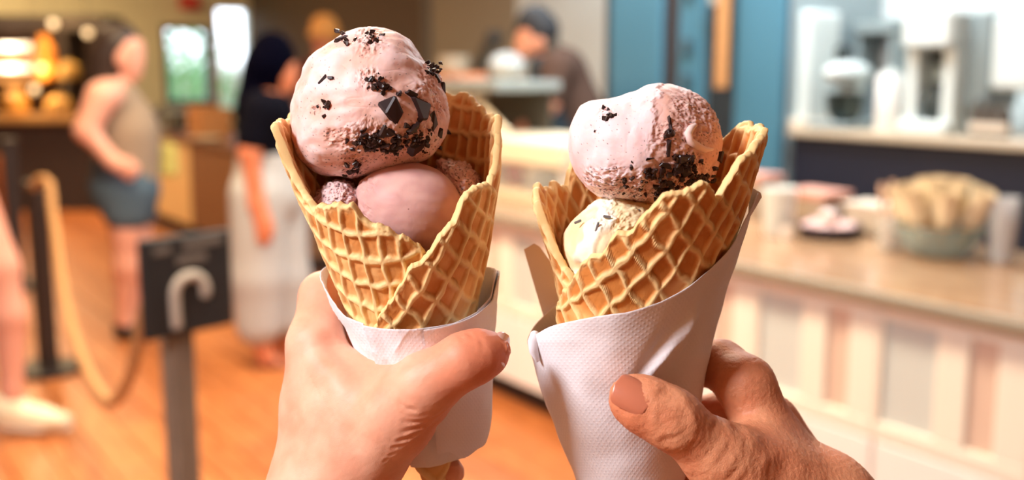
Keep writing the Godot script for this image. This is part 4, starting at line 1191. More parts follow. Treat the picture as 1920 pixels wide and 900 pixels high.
func waffle_cone(label: String, apex: Vector3, top: Vector2, tau: float, tan_a: float, rim: Array, fan: float, turn: float, pitch: float, s_lo: float, tone: float, seed_: int) -> Node3D:
	var o := cs(apex.x, apex.y, apex.z)
	var d := cs(top.x, top.y, apex.z) - o
	var ax := (d + Vector3(0, 0, 1) * d.length() * tan(tau)).normalized()
	var fr := (Vector3(0, 0, 1) - ax * ax.z).normalized()
	var rt := ax.cross(fr)
	var ha := atan(tan_a)
	var th0: float = rim[0][0]
	var th1: float = rim[-1][0]
	var nu := int((th1 - th0) * 1.35)
	var nr := 170
	var rows := 2 * nr + 3
	var pts := PackedVector3Array()
	var cols := PackedColorArray()
	pts.resize(nu * rows); cols.resize(nu * rows)
	var off := Vector3(seed_ * 3.1, 1.7, seed_)
	var c_cell := lin(220, 142, 72)
	var c_ridge := lin(250, 218, 156)
	var c_pale := lin(246, 210, 146)
	var ct := cos(turn)
	var st := sin(turn)
	for i in nu:
		var th := lerpf(th0, th1, i / (nu - 1.0))
		var q := deg_to_rad(th)
		var dir := -cos(q) * fr + sin(q) * rt
		var nrm := cos(ha) * dir - sin(ha) * ax
		var gen := cos(ha) * ax + sin(ha) * dir
		var jag := noise_a.get_noise_2d(th * 0.06, seed_ * 7.0) * 0.0044 + noise_b.get_noise_2d(th * 0.3, seed_ * 3.0) * 0.0005
		var smax: float = table(rim, th) * 0.001 + jag
		var lay := 0.0046 * th / 360.0
		for j in nr:
			var t := j / (nr - 1.0)
			t = t * (1.55 - 0.55 * t)
			var s := lerpf(s_lo, smax, t)
			var x := s * sin(q * fan)
			var y := s * cos(q * fan)
			var a := (x * ct + y * st) / pitch
			var b := (y * ct - x * st) / pitch
			var wob := noise_b.get_noise_2d(x * 70.0 + seed_, y * 70.0) * 0.10
			var h: float = max(ridge(a + wob, pitch), ridge(b + wob, pitch))
			var h2: float = max(ridge(a + 0.5 + wob, pitch), ridge(b + 0.5 + wob, pitch))
			var p := o + gen * s
			var rough := noise_c.get_noise_3dv((p + off) * 260.0)
			var brown := noise_a.get_noise_3dv((p + off) * 45.0)
			var close := 1.0 - smooth((smax - s) / 0.0035)              # near the rim
			var warp := noise_a.get_noise_3dv((p - off) * 18.0) * 0.0016
			var up := lay + warp + 0.0013 + 0.0015 * h * (1.0 - 0.85 * close) + 0.0004 * close + rough * (0.00022 + 0.0004 * close)
			var dn := lay + warp - 0.0011 - 0.0015 * h2 * (1.0 - 0.85 * close) - 0.0004 * close - rough * (0.00022 + 0.0003 * close)
			var kout := nu * (rows - 1 - j) + i
			var kin := nu * j + i
			pts[kout] = p + nrm * up
			pts[kin] = p + nrm * dn
			var pale := clampf(1.15 - t * 1.1 + brown * 0.9 - tone, 0, 1) * 0.62
			var cc := c_cell.lerp(c_pale, pale) * (1.0 + brown * 0.22)
			var co := cc.lerp(c_ridge * (1.0 + 0.15 * brown), smooth(h * 0.85 + rough * 0.35))
			cols[kout] = co.lerp(c_pale, close * 0.75)
			cols[kin] = (c_cell * (0.95 + brown * 0.2)).lerp(c_ridge, 0.55 * h2).lerp(c_pale, close * 0.75)
		for e in 3:                                                    # the broken edge
			var p := o + gen * (smax + 0.0011 - 0.0003 * absf(e - 1.0) + 0.0004 * noise_c.get_noise_2d(th * 1.7, e * 9.0))
			pts[nu * (nr + e) + i] = p + nrm * (lay + noise_a.get_noise_3dv((p - off) * 18.0) * 0.0016 + (e - 1) * 0.0012)
			cols[nu * (nr + e) + i] = lin(243, 206, 142)
	var base := o + ax * s_lo
	cone_frame = [o, ax, fr, rt, tan_a, th0, th1]
	for i in pts.size():
		pts[i] -= base
	var m := mb()
	m.grid(pts, nu, rows, false, cols)
	m.col = c_pale
	for e in [0, nu - 1]:
		for j in nr + 1:
			var k := rows - 1 - j
			m.face([pts[nu * j + e], pts[nu * (j + 1) + e], pts[nu * (k - 1) + e], pts[nu * k + e]], (pts[nu * j + e] - pts[nu * j + (1 if e == 0 else nu - 2)]))
	var mat := vertex_paint(0.55)
	mat.metallic_specular = 0.4
	textured(mat, noise_normal(0.06, 3.0, 256, 5), 90.0, 0.5)
	var n := held("waffle_cone", label, "waffle cone", base)
	part("rolled_wafer", m, mat, n)
	return n

# ---- ice cream: a lump given by its outline, with depth of its own
func lump(parent: Node3D, base: Vector3, called: String, mat: Material, centre: Vector3, outline: PackedVector2Array, front: float, back: float, look: Callable, nu := 300, label := "") -> MeshInstance3D:
	var rad := radii_of(outline, Vector2(centre.x, centre.y))
	var cc := cs(centre.x, centre.y, centre.z)
	var nv := nu / 2
	var pts := PackedVector3Array()
	var cols := PackedColorArray()
	pts.resize(nu * nv); cols.resize(nu * nv)
	for j in nv:
		var b := PI * (1.0 - (0.003 + 0.994 * j / (nv - 1.0)))
		for i in nu:
			var a := TAU * i / nu
			var r := radius_at(rad, a)
			var w := cos(b)
			var px := Vector2(centre.x + cos(a) * r * sin(b), centre.y - sin(a) * r * sin(b))
			var p := cs(px.x, px.y, centre.z + w * (front if w > 0 else back))
			var res: Array = look.call(px, p, w)
			pts[j * nu + i] = p + (p - cc).normalized() * res[0] - base
			cols[j * nu + i] = res[1]
	var m := mb()
	m.grid(pts, nu, nv, true, cols)
	return part(called, m, mat, parent, label)

func radii_of(outline: PackedVector2Array, c: Vector2) -> PackedFloat32Array:
	var ang := []
	for q in outline:
		ang.append([fposmod(atan2(c.y - q.y, q.x - c.x), TAU), q.distance_to(c)])
	ang.sort_custom(func(x, y): return x[0] < y[0])
	var r := PackedFloat32Array()
	for i in 360:
		var a := deg_to_rad(i)
		var k := 0
		while k < ang.size() and ang[k][0] <= a:
			k += 1
		var p: Array = ang[k - 1] if k > 0 else [ang[-1][0] - TAU, ang[-1][1]]
		var q: Array = ang[k] if k < ang.size() else [ang[0][0] + TAU, ang[0][1]]
		r.append(lerpf(p[1], q[1], (a - p[0]) / maxf(q[0] - p[0], 1e-6)))
	for n in 3:
		var s := r.duplicate()
		for i in 360:
			var v := 0.0
			for d in range(-5, 6):
				v += r[(i + d + 360) % 360]
			s[i] = v / 11.0
		r = s
	return r

func radius_at(r: PackedFloat32Array, a: float) -> float:
	var x := fposmod(rad_to_deg(a), 360.0)
	var i := int(x) % 360
	return lerpf(r[i], r[(i + 1) % 360], x - floorf(x))

func on_lump(centre: Vector3, rad: PackedFloat32Array, front: float, x: float, y: float) -> Vector3:
	var q := Vector2(x - centre.x, centre.y - y)
	var s: float = minf(q.length() / radius_at(rad, q.angle()), 0.999)
	return cs(x, y, centre.z + sqrt(1.0 - s * s) * front)

func spots(px: Vector2, list: Array) -> float:           # how far inside the rough patches
	var v := 0.0
	for s in list:
		v = maxf(v, smooth(1.5 - px.distance_to(Vector2(s[0], s[1])) / s[2]))
	return v

func chunk(parent: Node3D, base: Vector3, mat: Material, at: Vector3, away: Vector3, size: Vector3, roll: float) -> void:
	var jit := []
	for k in 8:
		jit.append(Vector3(rng.randf_range(-0.3, 0.3) * size.x, rng.randf_range(-0.3, 0.3) * size.y, rng.randf_range(-0.2, 0.2) * size.z))
	var z := away.normalized()
	var x := Vector3.UP.cross(z).normalized()
	var bas := Basis(x, z.cross(x), z) * Basis(Vector3(0, 0, 1), roll) * Basis(Vector3(1, 0, 0), rng.randf_range(-0.25, 0.25))
	var m := mb(lin(46, 27, 26))
	m.box(size, Vector3.ZERO, bas, minf(size.x, size.y) * 0.18, jit)
	var o := part("chocolate_chunk", m, mat, parent)
	o.position = at - base

# fine crumbs round the big pieces, too many and too small to tell apart
func crumbs(parent: Node3D, base: Vector3, mat: Material, centre: Vector3, rad: PackedFloat32Array, front: float, clusters: Array) -> void:
	var m := mb(lin(50, 30, 28))
	var cc := cs(centre.x, centre.y, centre.z)
	for c in clusters:
		for k in c[3]:
			var q := Vector2(rng.randfn() * c[2], rng.randfn() * c[2] * 0.7)
			var p := on_lump(centre, rad, front, c[0] + q.x, c[1] + q.y)
			var jit := []
			var s := rng.randf_range(0.0006, 0.0019)
			for n in 8:
				jit.append(Vector3(rng.randf_range(-0.3, 0.3), rng.randf_range(-0.3, 0.3), rng.randf_range(-0.3, 0.3)) * s)
			m.box(Vector3(s * 1.3, s, s), p + (p - cc).normalized() * rng.randf_range(-0.0002, 0.0005) - base, Basis.from_euler(Vector3(rng.randf() * 6, rng.randf() * 6, rng.randf() * 6)), s * 0.2, jit)
	part("chocolate_crumbs", m, mat, parent).set_meta("kind", "stuff")

# ---- paper napkins: rings [y, x of the axis, half width left, half width right, depth of the axis, front, back]
func paper(parent: Node3D, base: Vector3, called: String, mat: Material, rings: Array, top: Array, bottom: Array, phi0: float, phi1: float, extra: float, wrinkle: Callable, rows := 70) -> MeshInstance3D:
	var nu := int((phi1 - phi0) * 0.7) + 2
	var pts := PackedVector3Array()
	var uvs := PackedVector2Array()
	var total := rows * 2
	pts.resize(nu * total); uvs.resize(nu * total)
	for i in nu:
		var ph := wrapf(lerpf(phi0, phi1, i / (nu - 1.0)), -179.999, 180.001)
		var q := deg_to_rad(ph)
		var y0 := table(top, ph)
		var y1 := table(bottom, ph)
		for j in rows:
			var y := lerpf(y0, y1, 1.0 - j / (rows - 1.0))
			var xa := column(rings, 1, y)
			var hw := column(rings, 3 if sin(q) > 0 else 2, y)
			var wa := column(rings, 4, y)
			var dp := column(rings, 5 if cos(q) < 0 else 6, y)
			var p := cs(xa + hw * sin(q), y, wa - dp * cos(q))
			var nrm := Vector3(sin(q) * dp, 0, -cos(q) * hw * 0.00025).normalized()
			var fl: Vector3 = p - cone_frame[0]
			var along: float = fl.dot(cone_frame[1])
			var out_: Vector3 = fl - cone_frame[1] * along
			var th := rad_to_deg(atan2(out_.dot(cone_frame[3]), -out_.dot(cone_frame[2])))
			if th + 360.0 < cone_frame[6]:
				th += 360.0
			var need: float = along * cone_frame[4] + 0.0046 * th / 360.0 + 0.0038
			if out_.length() < need:
				p += out_.normalized() * (need - out_.length())
			p += nrm * (extra + wrinkle.call(p, Vector2(xa + hw * sin(q), y), ph))
			pts[i + nu * j] = p - nrm * 0.00025 - base             # inside, upwards
			pts[i + nu * (total - 1 - j)] = p + nrm * 0.00025 - base
			var uv := Vector2(deg_to_rad(lerpf(phi0, phi1, i / (nu - 1.0))) * 0.034, y * 0.00025) / 0.0026
			uvs[i + nu * j] = uv
			uvs[i + nu * (total - 1 - j)] = uv
	var m := mb()
	m.grid(pts, nu, total, false, PackedColorArray(), uvs)
	return part(called, m, mat, parent)

func embossed(color: Color) -> StandardMaterial3D:
	var im := Image.create(64, 64, false, Image.FORMAT_RGB8)
	for y in 64:
		for x in 64:
			var h := 0.0
			for c in [[16, 16], [48, 48]]:
				var dx: float = absf(x - c[0])
				var dy: float = absf(y - c[1])
				dx = minf(dx, 64 - dx); dy = minf(dy, 64 - dy)
				h = maxf(h, smooth(1.0 - Vector2(dx, dy).length() / 19.0))
			im.set_pixel(x, y, Color(h, h, h))
	im.bump_map_to_normal_map(6.0)
	var m := StandardMaterial3D.new()
	m.albedo_color = color
	m.roughness = 0.85
	m.metallic_specular = 0.25
	m.normal_enabled = true; m.normal_texture = ImageTexture.create_from_image(im); m.normal_scale = 0.3
	m.backlight_enabled = true; m.backlight = Color(0.3, 0.3, 0.3)
	return m

# ---- hands
func flesh(bones: Array, k: float, cell: float, creases: Array, worn: float) -> Mb:
	var out := []
	for b in bones:
		out.append([cs(b[0], b[1], b[2] * 0.001), cs(b[4], b[5], b[6] * 0.001), b[3] * 0.001, b[7] * 0.001])
	var cr := []
	for c in creases:
		cr.append([cs(c[0], c[1], c[2] * 0.001), cs(c[3], c[4], c[5] * 0.001), c[6] * 0.001, c[7] * 0.0005])
	var m := skin(out, cell, k)
	finer(m)
	for i in m.v.size():
		var p := m.v[i]
		if m.n[i].z < -0.3:
			continue
		var d := 0.0
		for c in cr:
			var ba: Vector3 = c[1] - c[0]
			var s := clampf((p - c[0]).dot(ba) / ba.length_squared(), 0, 1)
			var q: Vector3 = p - c[0] - ba * s
			var e: float = (q - m.n[i] * q.dot(m.n[i])).length() / c[2]
			if e < 3.0:
				d -= c[3] * (exp(-e * e) - 0.55 * exp(-pow(e - 1.7, 2.0))) * (0.35 + 0.65 * sin(PI * (0.1 + 0.8 * s)))
		if worn > 0.0:
			var r := 1.0 - absf(noise_a.get_noise_3dv(p * Vector3(260, 170, 210)))
			var r2 := 1.0 - absf(noise_c.get_noise_3dv(p * Vector3(330, 260, 300)))
			d -= worn * (pow(r, 6.0) + 0.7 * pow(r2, 5.0) - 0.5)
		m.v[i] = p + m.n[i] * d
	renormal(m)
	return m

# every triangle into four, rounded by the normals
func finer(m: Mb) -> void:
	var mid := {}
	var tri := PackedInt32Array()
	var count := m.v.size()
	for t in range(0, m.idx.size(), 3):
		var k := [m.idx[t], m.idx[t + 1], m.idx[t + 2]]
		var e := [0, 0, 0]
		for j in 3:
			var a: int = mini(k[j], k[(j + 1) % 3])
			var b: int = maxi(k[j], k[(j + 1) % 3])
			var key := a * 4000000 + b
			if not mid.has(key):
				mid[key] = m.v.size()
				var pa := m.v[a]
				var pb := m.v[b]
				var c := (pa + pb) / 2
				var ca := c - m.n[a] * m.n[a].dot(c - pa)
				var cb := c - m.n[b] * m.n[b].dot(c - pb)
				m.v.append(c * 0.4 + (ca + cb) * 0.3)
				m.n.append((m.n[a] + m.n[b]).normalized())
			e[j] = mid[key]
		tri.append_array([k[0], e[0], e[2], e[0], k[1], e[1], e[2], e[1], k[2], e[0], e[1], e[2]])
	m.idx = tri
	m.c.resize(m.v.size()); m.c.fill(Color.WHITE)
	m.t.resize(m.v.size())

func renormal(m: Mb) -> void:
	var nn := PackedVector3Array()
	nn.resize(m.v.size())
	for t in range(0, m.idx.size(), 3):
		var g := (m.v[m.idx[t + 1]] - m.v[m.idx[t]]).cross(m.v[m.idx[t + 2]] - m.v[m.idx[t]])
		nn[m.idx[t]] += g; nn[m.idx[t + 1]] += g; nn[m.idx[t + 2]] += g
	for i in nn.size():
		nn[i] = nn[i].normalized()
	m.n = nn

func tint(m: Mb, base: Color, red: Color, warm: Array, seed_: float, mottle: float) -> void:
	for i in m.v.size():
		var p := m.v[i]
		var n1 := noise_a.get_noise_3dv(p * 55.0 + Vector3(seed_, 0, 0))
		var n2 := noise_c.get_noise_3dv(p * 260.0)
		var w := clampf(0.18 + n1 * 0.35, 0, 1)
		for s in warm:
			w = maxf(w, s[4] * smooth(1.3 - p.distance_to(cs(s[0], s[1], s[2] * 0.001)) / (s[3] * 0.001)))
		m.c[i] = base.lerp(red, w) * (1.0 + n2 * mottle)

func skin_material(fine: float, strength: float, seed_: int) -> StandardMaterial3D:
	var m := vertex_paint(0.5)
	m.metallic_specular = 0.4
	m.subsurf_scatter_enabled = true; m.subsurf_scatter_strength = 0.06
	return textured(m, noise_normal(0.05, strength, 512, seed_, 5), fine, 0.8)

# a nail: curved plate round the finger's end; out = the way it faces, along = towards the finger tip
func nail(parent: Node3D, base: Vector3, at: Vector3, along: Vector3, out: Vector3, wide: float, long: float, bend: float, mat: Material, label := "") -> void:
	var z := out.normalized()
	var y := (along - z * along.dot(z)).normalized()
	var x := y.cross(z)
	var pts := PackedVector3Array()
	var nu := 25
	var nv := 29
	for side in 2:
		for jj in nv:
			var j := jj if side == 1 else nv - 1 - jj
			var t := j / (nv - 1.0) * 2.0 - 1.0
			for i in nu:
				var s := i / (nu - 1.0) * 2.0 - 1.0
				var hw: float = wide * 0.5 * pow(maxf(1.0 - pow(absf(t), 5.0), 0.0), 0.3)
				var a := s * hw / bend
				var drop: float = -0.0004 * t * t * long / 0.012 - (0.0005 if side == 0 else 0.0) - 0.0007 * pow(absf(s), 8.0)
				pts.append(at - base + x * sin(a) * bend + z * ((cos(a) - 1.0) * bend + drop) + y * t * long * 0.5)
	var m := mb()
	m.grid(pts, nu, nv * 2, false)
	part("fingernail", m, mat, parent, label)


func left_cone() -> void:
	var rim := [[-230, 118], [-212, 130], [-199, 139], [-186, 147], [-178, 152], [-167, 154], [-159, 162], [-146, 166], [-122, 164], [-112, 170], [-104, 184], [-100, 198], [-84, 202], [-45, 200], [-13, 201], [12, 203], [32, 204], [54, 197], [79, 188], [92, 180], [104, 169], [118, 165], [134, 161], [150, 149], [162, 139], [169, 134], [184, 122], [204, 111], [216, 99]]
	var n := waffle_cone("golden waffle cone on the left with one big scoop towering over its torn V-shaped opening", Vector3(820, 950, -0.024), Vector2(750, 270), deg_to_rad(12), 0.272, rim, 0.40, deg_to_rad(-22), 0.0126, 0.015, -0.18, 1)
	# ice cream
	var mat := vertex_paint(0.48)
	mat.metallic_specular = 0.3
	mat.subsurf_scatter_enabled = true; mat.subsurf_scatter_strength = 0.12
	textured(mat, noise_normal(0.045, 3.0, 256, 8), 70.0, 0.13)
	var choc := vertex_paint(0.42)
	# lower scoop
	var c2 := Vector3(766, 392, 0.012)
	var base2 := cs(766, 490, 0.0)
	var low := held("ice_cream_scoop", "smooth mauve scoop low in the left cone, under the big speckled scoop", "ice cream", base2)
	lump(low, base2, "scoop", mat, c2, PackedVector2Array([Vector2(762, 304), Vector2(800, 310), Vector2(832, 326), Vector2(855, 352), Vector2(866, 385), Vector2(860, 420), Vector2(840, 452), Vector2(800, 480), Vector2(750, 490), Vector2(700, 470), Vector2(668, 430), Vector2(660, 390), Vector2(670, 350), Vector2(700, 320), Vector2(730, 308)]), 0.024, 0.024,
		func(px, p, w):
			var n1: float = noise_a.get_noise_3dv(p * Vector3(60, 110, 60))
			var n2: float = noise_c.get_noise_3dv(p * 330.0)
			var m := spots(px, [[680, 400, 16], [690, 345, 16], [700, 430, 12]])
			return [n1 * 0.0003 + n2 * (0.00005 + 0.0011 * m), lin(220, 174, 162).lerp(lin(202, 152, 144), clampf(0.5 + n1 * 0.9, 0, 1))])
	var crag := func(px, p, w):
		var n1: float = noise_c.get_noise_3dv(p * 200.0)
		var n2: float = noise_c.get_noise_3dv(p * 560.0)
		var dark := smooth((noise_b.get_noise_3dv(p * 620.0) - 0.38) * 6.0)
		return [n1 * 0.0022 + n2 * 0.0008, lin(214, 172, 170).lerp(lin(232, 196, 190), clampf(0.5 + n1, 0, 1)).lerp(lin(60, 36, 34), dark * 0.8)]
	lump(low, base2, "ragged_scrape", mat, Vector3(640, 375, 0.004), PackedVector2Array([Vector2(640, 340), Vector2(665, 352), Vector2(690, 385), Vector2(690, 420), Vector2(660, 425), Vector2(610, 410), Vector2(585, 385), Vector2(600, 360)]), 0.022, 0.02, crag, 140, "ragged speckled scrape of ice cream at the left edge")
	lump(low, base2, "ragged_scrape", mat, Vector3(862, 340, -0.006), PackedVector2Array([Vector2(820, 298), Vector2(850, 303), Vector2(885, 318), Vector2(900, 335), Vector2(888, 362), Vector2(872, 384), Vector2(850, 370), Vector2(820, 330)]), 0.018, 0.02, crag, 140, "ragged lip of ice cream at the right edge")
	# upper scoop
	var c1 := Vector3(693, 196, 0.006)
	var out1 := PackedVector2Array([Vector2(692, 51), Vector2(735, 56), Vector2(765, 72), Vector2(786, 98), Vector2(800, 122), Vector2(824, 138), Vector2(832, 170), Vector2(838, 200), Vector2(841, 235), Vector2(833, 262), Vector2(812, 290), Vector2(780, 306), Vector2(730, 318), Vector2(690, 324), Vector2(655, 332), Vector2(620, 332), Vector2(585, 318), Vector2(560, 296), Vector2(545, 262), Vector2(544, 225), Vector2(552, 180), Vector2(562, 145), Vector2(577, 112), Vector2(605, 86), Vector2(636, 70), Vector2(652, 55)])
	var base1 := cs(700, 325, 0.0)
	var top := held("ice_cream_scoop", "tall pink chocolate-chunk scoop heaped on top of the left cone", "ice cream", base1)
	var rough1 := [[690, 262, 34], [735, 268, 34], [785, 258, 36], [812, 140, 24], [800, 175, 24], [690, 145, 20], [655, 262, 26], [620, 258, 14], [590, 205, 10], [690, 78, 26], [665, 310, 24], [818, 205, 20]]
	lump(top, base1, "scoop", mat, c1, out1, 0.037, 0.034,
		func(px, p, w):
			var n1: float = noise_a.get_noise_3dv(p * Vector3(48, 80, 48))
			var n2: float = noise_c.get_noise_3dv(p * 300.0)
			var n3: float = noise_c.get_noise_3dv(p * 120.0 + Vector3(9, 0, 0))
			var fold: float = pow(1.0 - absf(noise_a.get_noise_3dv(p * Vector3(38, 75, 38) + Vector3(4, 2, 7))), 14.0)
			var m := spots(px, rough1)
			var speck := smooth((noise_b.get_noise_3dv(p * 700.0) - 0.76 + 0.24 * m + 0.16 * smooth((px.y - 240) / 60.0)) * 9.0)
			var col := lin(232, 184, 168).lerp(lin(242, 210, 204), clampf(0.45 + n1 * 1.1 + n3 * 0.4, 0, 1))
			col = col.lerp(lin(214, 158, 140), m * clampf(0.2 - n2 * 1.5, 0, 0.6))
			return [n1 * 0.0011 + n3 * 0.00025 - fold * 0.00015 + n2 * (0.00004 + 0.0015 * m), col.lerp(lin(62, 38, 36), speck * 0.85)], 440)
	var rad := radii_of(out1, Vector2(c1.x, c1.y))
	var cc1 := cs(c1.x, c1.y, c1.z)
	for s in [[738, 214, 25, 36, 0.5], [793, 208, 30, 38, 0.1], [724, 246, 34, 17, -0.2], [784, 278, 34, 22, 0.5], [778, 244, 26, 18, 0.6], [815, 226, 20, 30, 0.2], [718, 163, 20, 14, -0.4], [690, 63, 10, 8, 0.4], [717, 66, 7, 6, 0], [640, 73, 22, 7, 0.5], [606, 150, 14, 5, 0.7], [622, 146, 14, 5, -0.1], [770, 176, 16, 9, -0.6], [655, 321, 24, 16, 0.1], [668, 312, 14, 10, 0.6], [740, 264, 16, 11, 0.4], [680, 258, 14, 11, 0.2], [694, 266, 14, 12, 0.9], [706, 256, 13, 10, -0.4], [708, 274, 15, 10, 0.3], [690, 278, 10, 9, 0.1], [722, 272, 14, 9, 0.5], [735, 281, 18, 10, 0.2], [750, 276, 10, 8, 0.4], [805, 122, 18, 12, -0.5], [814, 133, 13, 10, 0.3], [820, 145, 10, 14, 0.1], [830, 162, 9, 16, 0.1], [762, 234, 9, 14, 0.7], [840, 248, 7, 7, 0], [747, 176, 6, 6, 0], [751, 175, 5, 6, 0.5], [661, 280, 8, 6, 0.2], [800, 262, 8, 12, 0.3], [824, 250, 9, 16, 0.2], [650, 264, 8, 6, 0.9]]:
		var p := on_lump(c1, rad, 0.037, s[0], s[1])
		chunk(top, base1, choc, p + (p - cc1).normalized() * -0.0012, p - cc1, Vector3(s[2] * 0.00026, s[3] * 0.00026, 0.0040), s[4])
	crumbs(top, base1, choc, c1, rad, 0.0372, [[690, 265, 14, 60], [738, 272, 16, 40], [785, 262, 18, 30], [812, 130, 8, 34], [718, 165, 8, 10], [660, 316, 8, 14], [700, 150, 10, 14], [690, 72, 12, 12], [610, 200, 8, 8], [645, 70, 8, 10]])
	# napkin
	var white := embossed(rgb(242, 237, 240))
	var basen := cs(800, 880, 0.0)
	var nap := held("paper_napkin", "white embossed paper napkin round the left cone, pinched under the thumb with the polished nail", "napkin", basen)
	var axw := func(y): return -0.024 + (950.0 - y) * 0.00025 * tan(deg_to_rad(12))
	var rings := []
	for r in [[505, 752, 158, 176, 0.048, 0.042], [560, 762, 142, 163, 0.0435, 0.038], [615, 772, 122, 150, 0.0390, 0.033], [700, 784, 98, 128, 0.0315, 0.026], [780, 796, 74, 104, 0.0225, 0.02], [850, 806, 46, 70, 0.013, 0.014], [890, 808, 32, 48, 0.010, 0.010]]:
		rings.append([r[0], r[1], r[2], r[3], axw.call(r[0]) + 0.001, r[4], r[5]])
	paper(nap, basen, "wrap", white, rings, [[-180, 617], [-150, 615], [-115, 590], [-90, 530], [-60, 500], [0, 500], [60, 500], [84, 506], [96, 516], [110, 560], [130, 588], [150, 606], [180, 617]], [[-180, 872], [-90, 868], [0, 866], [90, 856], [180, 872]], 0, 360, 0.0006,
		func(p, px, ph): return noise_a.get_noise_3dv(p * 34.0) * 0.0011 + pow(1.0 - absf(noise_a.get_noise_3dv(p * Vector3(60, 22, 60))), 8.0) * 0.0006)
	paper(nap, basen, "outer_fold", white, [[505, 752, 158, 178, rings[0][4], 0.0485, 0.04], [615, 772, 122, 153, rings[2][4], 0.0405, 0.033], [700, 784, 98, 134, rings[3][4], 0.0335, 0.026], [780, 796, 74, 119, rings[4][4], 0.026, 0.022], [850, 806, 46, 100, rings[5][4], 0.022, 0.018]], [[60, 505], [84, 508], [96, 518], [110, 562], [130, 590], [150, 608], [172, 618]], [[60, 780], [90, 790], [105, 830], [125, 842], [145, 858], [160, 846], [172, 850]], 60, 172, 0.0012,
		func(p, px, ph): return noise_a.get_noise_3dv(p * 40.0 + Vector3(3, 3, 3)) * 0.0010 + smooth((px.y - 830) / 25.0) * 0.0012)
	# hand
	var bones := [
		[590, 1010, -4, 31, 622, 920, -4, 28],       # forearm
		[618, 925, -4, 27, 672, 850, 6, 21.5],
		[672, 850, 6, 21.5, 742, 778, 20, 17],       # ball of the thumb
		[742, 778, 20, 17, 798, 722, 32, 13.6],
		[798, 722, 33, 13, 868, 677, 39, 10.8],      # thumb
		[868, 677, 39, 10.4, 902, 665, 37, 9.6],
		[902, 665, 37, 9.6, 917, 662, 35, 7.8],
		[610, 930, -6, 26, 600, 760, -8, 17.5],      # back of the hand
		[600, 760, -8, 17.5, 592, 645, -8, 12.8],
		[592, 645, -8, 12.6, 608, 556, -26, 11.2],   # index finger, going behind the cone
		[608, 556, -26, 11, 650, 540, -43, 9.8],
		[650, 540, -43, 9.6, 770, 560, -51, 8.6],
		[770, 560, -51, 8.6, 850, 590, -44, 7.6],
		[604, 900, -24, 22, 604, 700, -34, 16],
		[604, 700, -34, 13, 640, 640, -52, 10.5], [640, 640, -52, 10, 770, 650, -48, 9], [770, 650, -48, 9, 850, 670, -38, 7.8],
		[612, 900, -34, 18, 620, 780, -42, 13], [620, 780, -42, 11.5, 680, 735, -50, 9.6], [680, 735, -50, 9.6, 800, 742, -44, 8.6], [800, 742, -44, 8.6, 860, 760, -34, 7.4],
		[640, 920, -34, 16, 660, 850, -38, 11], [660, 850, -38, 9.5, 740, 830, -42, 8.2], [740, 830, -42, 8.2, 812, 850, -32, 7.4], [812, 850, -32, 7.4, 846, 886, -22, 6.6],
		[614, 700, 0, 13, 690, 762, 12, 15],         # web
		[640, 705, 0, 12, 745, 754, 20, 13.5],
		[650, 780, 2, 22, 690, 800, 8, 19],
	]
	var creases := []
	for q in [[838, 752, 770, 745], [826, 776, 762, 778], [818, 800, 755, 800], [806, 822, 748, 822], [795, 842, 738, 840], [784, 862, 735, 866], [772, 880, 725, 884], [832, 765, 780, 762], [812, 812, 770, 812]]:
		creases.append([q[0], q[1], 40, q[2], q[3], 36, 1.0, 1.0])
	creases.append([878, 622, 44, 890, 640, 46, 1.1, 0.5])
	creases.append([892, 625, 44, 904, 655, 46, 1.1, 0.45])
	creases.append([860, 626, 44, 868, 644, 46, 1.1, 0.35])
	creases.append([752, 668, 34, 770, 690, 40, 1.5, 0.4])
	creases.append([636, 640, 12, 690, 722, 24, 6.5, 4.0])
	creases.append([690, 730, 26, 668, 850, 26, 7.0, 2.4])
	creases.append([560, 700, 8, 556, 850, 10, 5.0, 1.4])
	var hm := flesh(bones, 0.0026, 0.0019, creases, 0.00006)
	tint(hm, lin(238, 180, 150), lin(218, 118, 78), [[910, 660, 42, 24, 0.75], [860, 690, 44, 22, 0.6], [800, 780, 30, 22, 0.4], [700, 690, 15, 20, 0.35], [585, 560, -10, 16, 0.35]], 1.0, 0.05)
	var baseh := cs(600, 960, 0.0)
	shift(hm, baseh)
	var hand := held("person", "bare left hand and wrist gripping the left cone, smooth fair skin, thumb across the napkin", "person", baseh)
	part("hand", hm, skin_material(55.0, 1.6, 21), hand)
	var gloss := StandardMaterial3D.new()
	gloss.albedo_color = rgb(222, 176, 160); gloss.roughness = 0.12; gloss.clearcoat_enabled = true; gloss.clearcoat = 0.8; gloss.clearcoat_roughness = 0.05
	nail(hand, baseh, cs(950, 656, 0.0385), Vector3(0.10, 0.60, -0.45), Vector3(0.90, 0.10, 0.42), 0.0120, 0.0150, 0.0080, gloss, "shiny polished nail at the tip of the thumb")


